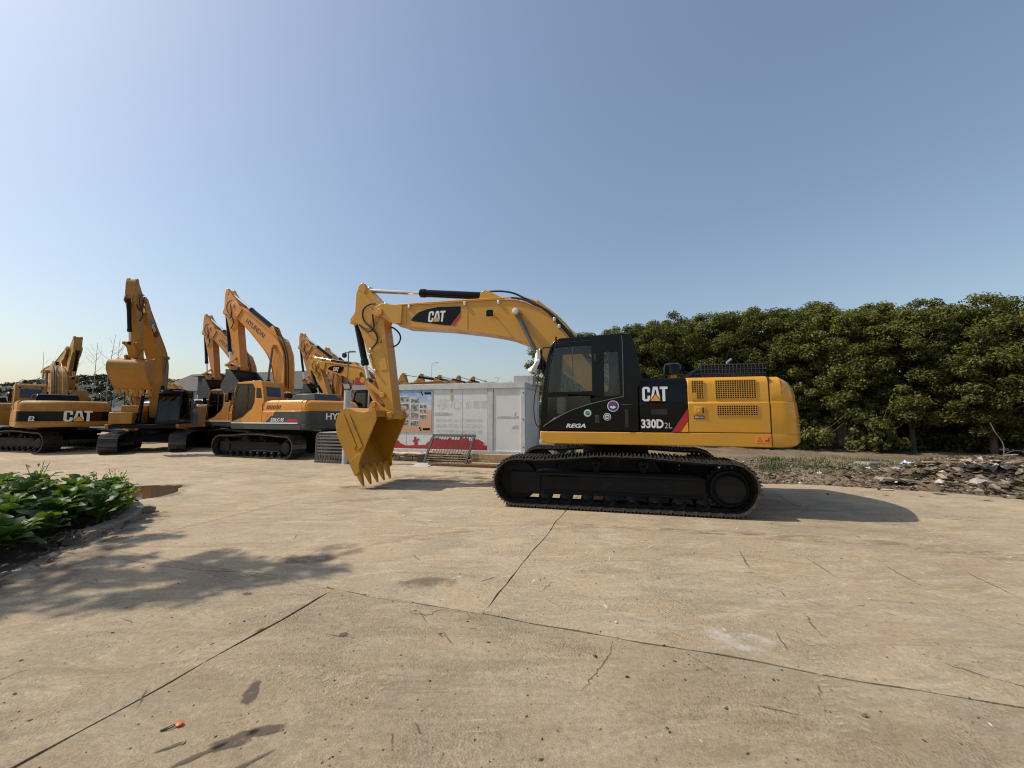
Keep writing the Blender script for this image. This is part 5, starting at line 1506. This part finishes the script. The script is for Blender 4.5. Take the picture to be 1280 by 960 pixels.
PK = [((12.2,9.9),.95,.4,'pale plank lying across the front of the rubble heap'),((11.0,10.2),.7,-.7,'short plank stuck in the left side of the rubble heap'),((12.6,10.4),1.1,-.15,'long plank on top of the rubble heap'),((13.2,9.6),.8,-.5,'plank lying at the right end of the rubble heap'),((10.1,9.35),.35,1.0,'small white stick standing out at the rubble edge')]
for k, ((x, y), l, a, lb) in enumerate(PK):
    piece('plank', MB().box(-l/2, l/2, -.045, .045, -.012, .012), M['wood'] if k else M['cardboard'], (x, y, bz(x, y)+.06+.02*k), a, lb, 'plank', 0, R(rr.uniform(-9,9)), 'planks in the rubble heap', .003)
# dry branches at the right edge
for k, (x, y, lb) in enumerate([(12.9,10.5,'bent dry branch rising from the right end of the rubble heap'),(13.9,10.6,'dry branch leaning over the rubble at the right edge')]):
    b0 = [(0,0,0),(.25,.1,.2),(.32,.15,.5),(.2,.2,.8),(.15,.25,1.05)] if k == 0 else [(0,0,0),(.3,0,.18),(.7,-.1,.2),(1.1,-.1,.5)]
    m = MB().tube(smooth_line(b0, 4), .012, 6); m.tube(smooth_line([b0[1], (b0[1][0]+.3, .1, b0[1][2]+.1), (b0[1][0]+.7, .05, b0[1][2]+.05)], 4), .011, 5)
    piece('dry_branch', m, M['root'], (x, y, bz(x, y)), .2*k, lb, 'branch', group='dry branches')

# ------------------------------------------------------------------ trees
def leaf_cloud(name, clumps, per, ll, lw, mat, seed):
    """clumps: (centre, radius); leaves are small folded quads facing out and up"""
    rg_ = np.random.default_rng(seed)
    C_ = np.repeat(np.array([c for c, r in clumps]), per, 0); RR = np.repeat(np.array([r for c, r in clumps]), per)
    n = len(C_)
    d = rg_.normal(size=(n, 3)); d /= np.linalg.norm(d, axis=1)[:, None]
    rad = RR*rg_.random(n)**.45
    pos = C_+d*rad[:, None]*np.array([1.05,1.05,.75])
    nrm = d*.8+np.array([0,0,.75])+rg_.normal(size=(n, 3))*.5; nrm /= np.linalg.norm(nrm, axis=1)[:, None]
    t = np.cross(nrm, rg_.normal(size=(n, 3))); t /= np.linalg.norm(t, axis=1)[:, None]
    t[:, 2] -= .35; t /= np.linalg.norm(t, axis=1)[:, None]
    b = np.cross(nrm, t); b /= np.linalg.norm(b, axis=1)[:, None]
    s = rg_.uniform(.6,1.35,n)[:, None]
    L_, W2 = ll*s, lw*s
    v = np.stack([pos-t*L_*.5, pos+b*W2+nrm*W2*.35, pos+t*L_*.5-nrm*L_*.12, pos-b*W2+nrm*W2*.35], 1).reshape(-1, 3)
    me = bpy.data.meshes.new(name)
    me.vertices.add(n*4); me.vertices.foreach_set('co', v.ravel())
    me.loops.add(n*4); me.loops.foreach_set('vertex_index', np.arange(n*4))
    me.polygons.add(n); me.polygons.foreach_set('loop_start', np.arange(0, n*4, 4)); me.polygons.foreach_set('loop_total', np.full(n, 4))
    me.update(); me.validate(); me.materials.append(mat)
    return me
def crown_clumps(seed, rx, rz, cz, n, rmin, rmax, low=-1):
    r2 = random.Random(seed); out = []
    while len(out) < n:
        d = Vector((r2.gauss(0,1), r2.gauss(0,1), r2.gauss(0,1))).normalized()
        if d.z < low: continue
        f = r2.uniform(.62,1.0) if r2.random() < .8 else r2.uniform(.2,.6)
        k = 1+.18*noise.noise(d*2+Vector((seed,0,0)))
        q = (abs(d.x)**3.2+abs(d.y)**3.2+abs(d.z)**3.2)**(1/3.2)         # boxier than a ball, like a clipped row
        out.append(((d.x/q*rx*f*k, d.y/q*rx*f*k, cz+d.z/q*rz*f*k), r2.uniform(rmin, rmax)))
    return out
def trunk_mb(h, r, limbs, seed):
    r2 = random.Random(seed); m = MB()
    ax = [(r2.uniform(-.06,.06)*i, r2.uniform(-.06,.06)*i, h*i/5) for i in range(6)]
    m.tube(ax, [r*(1-.14*i) for i in range(6)], 8)
    for k in range(limbs):
        a = 2*PI*k/limbs+r2.uniform(-.4,.4); z0 = h*r2.uniform(.35,.9); L = r2.uniform(1.0,1.9)
        p0 = Vector((ax[3][0], ax[3][1], z0)); p2 = p0+Vector((math.cos(a)*L, math.sin(a)*L, L*r2.uniform(.5,1.1))); p1 = p0.lerp(p2, .5)+Vector((0,0,-.12))
        m.tube([p0, p1, p2], [r*.45, r*.33, r*.12], 6)
    return m
variants = []
for s in range(3):
    cl = crown_clumps(40+s, 1.8, 3.15, 3.85, 230, .26, .46)
    variants.append((leaf_cloud('crown', cl, 230, .112, .030, M['leaf_tree'], 60+s), trunk_mb(4.6, .11, 7, s)))
tm_ = [obj_mesh(v[1], 'trunk', M['bark'], True) for v in variants]
posn = []
rt = random.Random(5)
p0, p1 = Vector((2.8,24.6)), Vector((22.0,12.4))
tdir = (p1-p0).normalized(); tnor = Vector((-tdir.y, tdir.x))
for row in range(2):
    n = 11
    for k in range(n):
        q = p0.lerp(p1, (k+.5*row)/(n-1))+tnor*(row*2.3)+tnor*rt.uniform(-.25,.25)+tdir*rt.uniform(-.25,.25)
        posn.append((q, row, k))
ordn = ['first','second','third','fourth','fifth','sixth','seventh','eighth','ninth','tenth','eleventh']
for q, row, k in posn:
    vi = (k*2+row) % 3
    t = thing('evergreen_tree', ('%s dense evergreen from the left in the %s row of trees on the right' % (ordn[k], 'front' if row == 0 else 'rear')), 'tree', (q.x, q.y, .22), rt.uniform(0, 6.28), 'row of evergreen trees')
    hs = rt.uniform(.935,.965)*(1.0 if row == 0 else 1.04)*[1.0,1.0,1.02,1.04,1.05,1.04,1.0,.955,.905,.87,.85][k]
    t.scale = (1.02, 1.02, hs)
    o = bpy.data.objects.new('trunk', tm_[vi]); COL.objects.link(o); o.parent = t
    o = bpy.data.objects.new('crown', variants[vi][0]); COL.objects.link(o); o.parent = t; o['kind'] = 'stuff'
# low bushes and suckers at the foot of the row
bush = [obj_mesh_ for obj_mesh_ in (leaf_cloud('foliage', crown_clumps(90+s, .75, .6, .7, 26, .22, .4), 90, .15, .045, M['leaf_tree'], 91+s) for s in range(2))]
stem_me = [obj_mesh(trunk_mb(.8, .03, 5, 70+s), 'stem', M['bark'], True) for s in range(2)]
BL = ['below the first trees behind the engine hood','below the second tree behind the counterweight','right behind the counterweight','at the foot of the fourth tree','at the foot of the fifth tree by the pale shed sheet','at the foot of the sixth tree','below the seventh tree','behind the tracks at the left end of the tree row','between the seventh and eighth trees','behind the eighth tree','behind the ninth tree at the right edge','at the far right end of the tree row']
for k, (f, off) in enumerate(((.05,-1.3),(.16,-1.5),(.26,-1.6),(.36,-1.5),(.46,-1.5),(.55,-1.3),(.64,-1.3),(-.03,-1.2),(.70,1.2),(.76,.9),(.82,1.4),(.88,.6))):
    q = p0.lerp(p1, f)+tnor*off
    t = thing('bush', 'dark leafy bush '+BL[k], 'bush', (q.x, q.y, .2), rt.uniform(0,6), 'bushes under the trees'); sc = rt.uniform(.9,1.35); t.scale = (sc, sc, sc*1.1)
    o = bpy.data.objects.new('stem', stem_me[k % 2]); COL.objects.link(o); o.parent = t
    o = bpy.data.objects.new('foliage', bush[k % 2]); COL.objects.link(o); o.parent = t; o['kind'] = 'stuff'
# pale sheds behind the trees
def shed(loc, rz, w, h, label, d=3.0, posts=True):
    t = thing('shed', label, 'shed', loc, rz, 'pale sheds behind the trees')
    n = int(w/.14)
    for k in range(int(w/.84)):
        m = MB(); vs = []
        for i in range(13):
            x = k*.84+i*.07; y = .022 if i % 2 else 0
            vs += [(x, y, .0), (x, y, h)]
        m.add(vs, [(i*2, i*2+2, i*2+3, i*2+1) for i in range(12)])
        o = obj('corrugated_sheet', m, M['shed'], t, sm=False, fix=False); md = o.modifiers.new('thick', 'SOLIDIFY'); md.thickness = .004; md.offset = 1
    obj('roof', MB().prism([(-.2,h+.02),(w+.2,h+.02),(w+.2,h+.08),(-.2,h+.08)], -.3, d), M['roof'], t)
    for x in (-.05, w): obj('corner_post', MB().box(x, x+.09, -.05, .05, 0, h), M['white'], t)
    obj('back_wall', MB().box(0, w, d-.1, d, 0, h), M['shed'], t); obj('side_wall', MB().box(-.02, .04, .08, d-.1, 0, h), M['shed'], t); obj('side_wall', MB().box(w-.04, w+.02, .08, d-.1, 0, h), M['shed'], t)
shed((15.2, 18.9, .15), R(-31), 4.2, 2.7, 'pale corrugated shed glimpsed through the middle of the tree row')
shed((20.6, 15.6, .15), R(-31), 4.3, 2.6, 'pale corrugated shed with white post at the right end of the tree row')

# ------------------------------------------------------------------ planter on the left
KP = [(-5.86,5.15),(-5.98,5.55),(-6.10,5.95),(-6.28,6.45),(-6.60,6.98),(-7.0,7.42),(-7.55,7.75),(-8.3,7.95),(-9.4,8.05),(-11,8.1)]
KL = smooth_line([(x, y, 0) for x, y in KP], 8)
kerb = thing('kerb', 'curved weathered concrete kerb along the leafy planting bed', 'kerb', (0,0,0))
def kerb_piece(i0, i1):
    rings = []
    for i in range(i0, i1+1):
        p = KL[i]; t = (KL[min(i+1, len(KL)-1)]-KL[max(i-1, 0)]).normalized(); nn = Vector((-t.y, t.x, 0)); e = Vector((t.x, t.y, 0))*(.006 if i == i0 else (-.006 if i == i1 else 0))
        hh = .115+.012*noise.noise(p*3)
        sec = [(-.11,-.02),(-.11,hh-.02),(-.09,hh),(.085,hh+.004),(.11,hh-.025),(.11,-.02)]
        rings.append([p+nn*a+e+Vector((0,0,z)) for a, z in sec])
    return MB().loft(rings)
for i0 in range(6, len(KL)-6, 6): obj('kerb_stone', kerb_piece(i0, i0+6), M['kerb'], kerb, bevel=.012)
# soil inside, spilling over at the near end
sv, sf = [], []
SL_ = smooth_line([(-5.0,2.6,0),(-5.15,3.5,0),(-5.55,4.35,0),(-5.80,4.9,0),(-5.90,5.2,0),(-6.0,5.55,0)]+[(x-.05, y-.0, 0) for x, y in KP[2:]], 6)
for p in SL_:
    for k in range(14):
        f = k/13; q = p.lerp(Vector((-12.5, 5.0, 0)), f)
        h = .085*min(1, f*9)+.06*min(1, f*3)+(.05*noise.noise(q*1.7)+.03*noise.noise(q*6))*min(1, f*8)
        sv.append((q.x, q.y, .005+max(0, h)))
for i in range(len(SL_)-1):
    for k in range(13): a = i*14+k; sf.append((a, a+1, a+15, a+14))
tag(obj('planting_bed', MB().add(sv, sf), M['soil']), kind='structure')
it = []
for k in range(420):
    f = rr.random()**1.6*.22; p = SL_[min(len(SL_)-1, int(rr.random()**1.3*len(SL_)*.55))]; q = p.lerp(Vector((-12.5,5.0,0)), f-.03)
    s = .012+.06*rr.random()**2.5; it.append((q.x+rr.gauss(0,.08), q.y+rr.gauss(0,.08), .05+.1*min(1, f*8), s))
tag(chunk_mesh('bed_stones', it, M['rubble'], 17, .7), 'small stones and clods along the near edge of the planting bed', 'stones', kind='stuff')
# a broken kerb lump at the far corner
piece('kerb_fragment', MB().prism([(-.14,0),(.13,0),(.16,.08),(.05,.13),(-.11,.10)], -.09, .09), M['kerb'], (-6.62,7.22,.0), .8, 'broken dark kerb lump on the concrete at the far corner of the bed', 'kerb fragment', bevel=.02)
# dry root clump on the near end of the kerb
rm = MB()
for k in range(22):
    a = rr.uniform(0, 6.28); l = rr.uniform(.10,.34); h = rr.uniform(.01,.10)
    rm.tube(smooth_line([(rr.gauss(0,.06), rr.gauss(0,.06), .04), (math.cos(a)*l*.5, math.sin(a)*l*.5, h+.05), (math.cos(a)*l, math.sin(a)*l, rr.uniform(0,.08))], 3), rr.uniform(.003,.007), 5)
piece('root_clump', rm, M['root'], (-5.93,5.42,.07), 0, 'tangled dry roots lying over the near end of the kerb', 'roots')
piece('paper_scrap', sheet_mb(.16,.05,.02,31), M['cloth'], (-5.48,4.42,.03), 1.0, 'white paper scrap on the soil at the left edge', 'paper')

def leaf_mb(L, W, droop, cup, wav, seed):
    m = MB(); vs = []; n = 7
    prof = [.10,.55,.88,1.0,.86,.52,.06]
    for i in range(n):
        t = i/(n-1); x = L*(.12+.88*t)
        z = L*(.28*t-droop*t*t); w = W*prof[i]
        for j, u in enumerate((-1,-.5,0,.5,1)):
            e = wav*W*math.sin(i*2.2+j*1.3+seed)*abs(u)
            vs.append((x-abs(u)*.05*L*(1-t), u*w, z+cup*abs(u)**1.5*w+e))
    fs = [(i*5+j, (i+1)*5+j, (i+1)*5+j+1, i*5+j+1) for i in range(n-1) for j in range(4)]
    m.add(vs, fs)
    m.tube([(0,0,-.02*L),(L*.06,0,.0),(L*.14,0,.02*L),(L*.6,0,L*(.168-droop*.36)-.004)], [.010,.009,.008,.003], 5)
    return m
LM = [obj_mesh(leaf_mb(.36,.13,.34+.14*(s % 3),.26,.20,s), 'leaf', M['leaf_plant'], True) for s in range(5)]
LL = [obj_mesh(leaf_mb(.15,.035,.35,.2,.15,s), 'leaf', M['leaf_lime'], True) for s in range(2)]
pr = random.Random(9)
spots = []
for x, y, h in [(-6.35,6.15,.30),(-6.6,6.55,.34),(-6.95,6.95,.36),(-6.55,5.75,.28),(-6.9,6.2,.36),(-7.35,6.7,.40),(-7.7,7.15,.40),(-6.3,5.35,.20),(-6.75,5.4,.28),(-7.2,5.75,.36),(-7.65,6.25,.42),(-8.1,6.75,.44),(-8.5,7.2,.42),(-6.1,4.85,.16),(-6.5,4.75,.22),(-6.9,5.05,.26),(-7.4,5.3,.34),(-7.9,5.8,.42),(-8.4,6.35,.46),(-8.9,6.9,.44),(-6.05,4.45,.14),(-6.6,4.3,.2),(-9.3,7.35,.42),(-7.3,7.3,.34),(-8.9,7.5,.4),(-6.7,5.95,.26),(-7.05,6.55,.34),(-7.5,6.9,.36),(-6.35,5.0,.18),(-7.15,5.4,.3),(-7.8,6.5,.4)]:
    spots.append((x, y, h))
words = ['nearest the kerb corner','behind the kerb','at the far kerb corner','by the root clump','in the middle of the bed','toward the far side','at the back of the bed','beside the dry roots','left of the roots','inside the bed','deep in the bed','in the back row','in the far back corner','by the near soil edge','at the left soil edge','left of the middle','at the left edge','in the left back','behind the left clump','in the left far corner','nearest the camera','at the left border','far left at the back','by the puddle side of the bed','at the far back edge','just behind the kerb middle','between the kerb and the back row','just left of the far corner','by the soil edge behind the roots','left of the bed middle near the front','centred in the thick of the bed']
for k, (x, y, h) in enumerate(spots):
    t = thing('broadleaf_plant', 'leafy plant with broad leaves '+words[k]+' of the planting bed' if 'bed' not in words[k] else 'leafy plant with broad leaves '+words[k], 'plant', (x, y, .13), pr.uniform(0,6.28), 'broad-leaved plants in the bed')
    st = MB().tube([(0,0,-.03),(.01,0,h*.6),(0,.01,h+.06)], [.016,.013,.006], 6); obj('stem', st, M['leaf_shade'], t)
    n = pr.randint(13,16)
    for j in range(n):
        f = j/(n-1); a = j*2.4+pr.uniform(-.3,.3)
        l = bpy.data.objects.new('leaf', pr.choice(LM)); COL.objects.link(l); l.parent = t
        sc = (1.15-.45*f)*pr.uniform(.8,1.15)
        l.matrix_basis = Matrix.Translation((0,0,h*(.12+.9*f))) @ Matrix.Rotation(a, 4, 'Z') @ Matrix.Rotation(-pr.uniform(.1,.5)-.55*f, 4, 'Y') @ Matrix.Rotation(pr.uniform(-.3,.3), 4, 'X') @ Matrix.Scale(sc, 4)
fw = ['above the kerb corner','just left of the puddle','at the far corner of the bed','a little left of the other lime sprigs','between the broad leaves near the back','low beside the kerb corner']
for k, (x, y, h) in enumerate([(-6.9,7.0,.50),(-6.6,6.9,.36),(-7.2,7.25,.62),(-7.6,7.3,.55),(-8.6,7.2,.72),(-6.5,6.65,.32)]):
    t = thing('sprouting_weed', 'lime green flowering weed stalk '+fw[k], 'weed', (x, y, .13), pr.uniform(0,6), 'lime weeds at the far end of the bed')
    m = MB()
    for b_ in range(5):
        a = pr.uniform(0,6.28); m.tube(smooth_line([(0,0,0),(.03*math.cos(a),.03*math.sin(a),h*.5),(.14*math.cos(a),.14*math.sin(a),h*pr.uniform(.8,1.1))], 3), .005, 5)
    obj('stalk', m, M['leaf_lime'], t)
    for j in range(26):
        l = bpy.data.objects.new('leaf', pr.choice(LL)); COL.objects.link(l); l.parent = t; f = pr.random(); a = pr.uniform(0,6.28)
        l.matrix_basis = Matrix.Translation((.10*f*math.cos(a), .10*f*math.sin(a), h*(.15+.85*f))) @ Matrix.Rotation(a, 4, 'Z') @ Matrix.Rotation(-pr.uniform(0,1.0), 4, 'Y') @ Matrix.Scale(pr.uniform(.6,1.1)*(1.1-.5*f), 4)

# tree standing outside the frame on the left, it shades the bed and the concrete
gt = thing('shade_tree', 'unseen leafy tree outside the frame beside the planting bed whose shadow falls across the concrete', 'tree', (-11.6, 5.2, .1))
cl = []
r3 = random.Random(77)
for cx, cy, cz, rx, ry, rz, n in ((-10.6,4.8,7.6,1.9,1.0,.7,24),(-12.4,5.4,8.0,1.9,1.35,.9,26),(-9.4,4.7,7.4,.9,.6,.4,9),(-12.3,4.2,7.3,1.3,.7,.6,12),(-13.6,5.8,7.5,1.4,1.3,.9,16),(-12.6,3.5,7.4,1.4,.6,.5,11)):
    for k in range(n):
        d = Vector((r3.gauss(0,1), r3.gauss(0,1), r3.gauss(0,1))).normalized()*r3.uniform(.4,1)
        cl.append(((cx+d.x*rx+11.6, cy+d.y*ry-5.2, cz+d.z*rz), r3.uniform(.14,.34)))
o = bpy.data.objects.new('crown', leaf_cloud('crown', cl, 42, .17, .055, M['leaf_shade'], 5)); COL.objects.link(o); o.parent = gt; o['kind'] = 'stuff'
tk = MB().tube([(0,0,0),(-.1,.05,2),(.05,0,4.5),(.1,0,6.8)], [.2,.17,.14,.08], 10)
for (x, y, z) in ((1.2,-.4,7.4),(-.9,.2,7.9),(2.2,-.5,7.3),(-.7,-1.0,7.2),(-2.0,.6,7.4)): tk.tube(smooth_line([(.03,0,4.6),(x*.5,y*.5,6.2),(x,y,z)], 3), [.06]*0 or .04, 6)
obj('trunk', tk, M['bark'], gt)

# ------------------------------------------------------------------ small things on the concrete
kt = thing('key_tag', 'orange plastic tag with a dark strap lying on the concrete', 'tag', (-1.90, 2.35, .004), R(30))
obj('tag_disc', MB().lathe_z(.045, .0, [(0,.026),(.006,.033),(.018,.034),(.026,.022),(.027,.004)], 18), M['tag_orange'], kt)
obj('strap', MB().tube(smooth_line([(.02,.0,.01),(-.01,.015,.014),(-.05,.008,.008),(-.08,-.008,.012),(-.05,-.016,.008),(-.01,-.012,.012),(.02,.0,.012)], 4), .005, 6), M['hose'], kt)
kt.scale = (.52,.52,.52)
obj('clip', MB().box(-.115,-.07,-.014,.010,0,.012), M['charcoal'], kt, bevel=.003)
piece('paper_scrap', sheet_mb(.10,.06,.012,44), M['cloth'], (-9.35,15.6,.004), .3, 'white scrap of paper on the concrete in front of the orange machine tracks', 'paper')
for k, (x, y, lb) in enumerate([(.88,3.46,'white pebble on the concrete near the long joint'),(.60,3.0,'dark pebble on the near slab right of the centre joint'),(2.05,2.43,'brown stone on the near slab at the lower right'),(7.0,8.85,'dark stone on the concrete right of the machine shadow')]):
    c = chunk_mesh('stone', [(0,0,0,.025 if k < 3 else .05)], M['white'] if k == 0 else M['rubble'], 50+k); c.location = (x, y, .008); tag(c, lb, 'stone', 'single stones on the concrete')

# ------------------------------------------------------------------ far background
hv, hf = [], []
NX, NY = 160, 26
for i in range(NX):
    for j in range(NY):
        x = -330+i*2.6; f = j/(NY-1); y = 112+70*f
        base = 13.5*math.exp(-((x+165)/58)**2)+5.0*math.exp(-((x+70)/70)**2)+2.5
        z = base*math.sin(min(1, f*1.35)*PI/2)
        z += (2.0*noise.noise(Vector((x*.10, y*.10, 1)))+1.3*noise.noise(Vector((x*.35, y*.35, 3))))*min(1, f*3)
        hv.append((x, y, max(-.1, z-.1)))
for i in range(NX-1):
    for j in range(NY-1): a = i*NY+j; hf.append((a, a+NY, a+NY+1, a+1))
tag(obj('hills', MB().add(hv, hf), M['hill']), kind='structure')
# wooded canopy over the hill
cn = []
r4 = random.Random(12)
for k in range(900):
    x = r4.uniform(-215,-85); f = r4.random()**.8; y = 114+45*f
    base = 13.5*math.exp(-((x+165)/58)**2)+5.0*math.exp(-((x+70)/70)**2)+2.5
    z = base*math.sin(min(1, f*45/70*1.35)*PI/2)
    cn.append(((x, y, z+r4.uniform(0,1.2)), r4.uniform(1.0,2.0)))
M['leaf_far'] = leaf_mat('far_leaf', (.020,.028,.014), (.035,.042,.020), (.055,.058,.028), .2)
o = bpy.data.objects.new('hill_woods', leaf_cloud('hill_woods', cn, 45, .9, .32, M['leaf_far'], 6)); COL.objects.link(o); tag(o, 'dark wooded hillside behind the machines at the far left', 'woods', kind='stuff')
# bare saplings against the sky
for k, (x, y, h, lb) in enumerate([(-50.5,47,10.5,'tall bare sapling left of the hanging bucket'),(-48.5,47,11.5,'tallest bare sapling just left of the hanging bucket'),(-53.5,47,9.5,'thin bare sapling right of the folded boom'),(-46.6,46,10.8,'bare sapling behind the hanging bucket'),(-57.5,48,9.6,'bare leaning twig tree beside the folded boom')]):
    m = MB(); r5 = random.Random(k)
    m.tube([(0,0,0),(r5.uniform(-.3,.3),0,h*.5),(r5.uniform(-.5,.5),0,h)], [.06,.045,.012], 6)
    for b_ in range(9):
        z = h*r5.uniform(.4,.95); a = r5.choice((-1,1)); l = r5.uniform(.5,1.6); m.tube([(0,0,z),(a*l*.6,r5.uniform(-.3,.3),z+l*.5),(a*l,r5.uniform(-.4,.4),z+l*1.2)], [.02,.014,.006], 5)
    t = thing('bare_tree', lb, 'tree', (x, y, 0), 0, 'bare saplings'); obj('branches', m, M['bare'], t)
# buildings
def building(loc, rz, w, d, h, rh, wallm, roofm, label, wins):
    t = thing('building', label, 'building', loc, rz)
    obj('wall', MB().box(0,w,0,d,0,h), wallm, t)
    m = MB().add([(-.4,-.5,h),(w+.4,-.5,h),(w+.4,d+.5,h),(-.4,d+.5,h),(-.4,d/2,h+rh),(w+.4,d/2,h+rh)], [(0,1,5,4),(2,3,4,5),(0,4,3),(1,2,5),(0,3,2,1)]); obj('roof', m, roofm, t, sm=False)
    for k in range(wins):
        x = w*(k+.5)/wins; f = obj('window', MB().box(x-.7,x+.7,-.05,.02,h*.35,h*.75), M['white'], t); obj('pane', MB().box(x-.6,x+.6,-.07,-.045,h*.38,h*.72), M['farglass'], f)
building((-50,55,0), R(-14), 28, 10, 5.0, 3.0, M['farwall'], M['roof'], 'long low building with dark grey roof behind the parked machines', 7)
building((-37,46,0), R(-14), 1.6, 2.0, 6.3, .5, M['roof'], M['roof'], 'small dark tower block on the long roof left of the orange stick', 1)
building((-60,46,0), R(-10), 22, 8, 2.2, .6, M['farwall'], M['roof'], 'pale low building beyond the machines at the far left', 6)
building((-36,38,0), R(-14), 7, 4, 2.9, .4, M['shed'], M['shed'], 'white prefab hut between the black cab and the orange machine', 3)
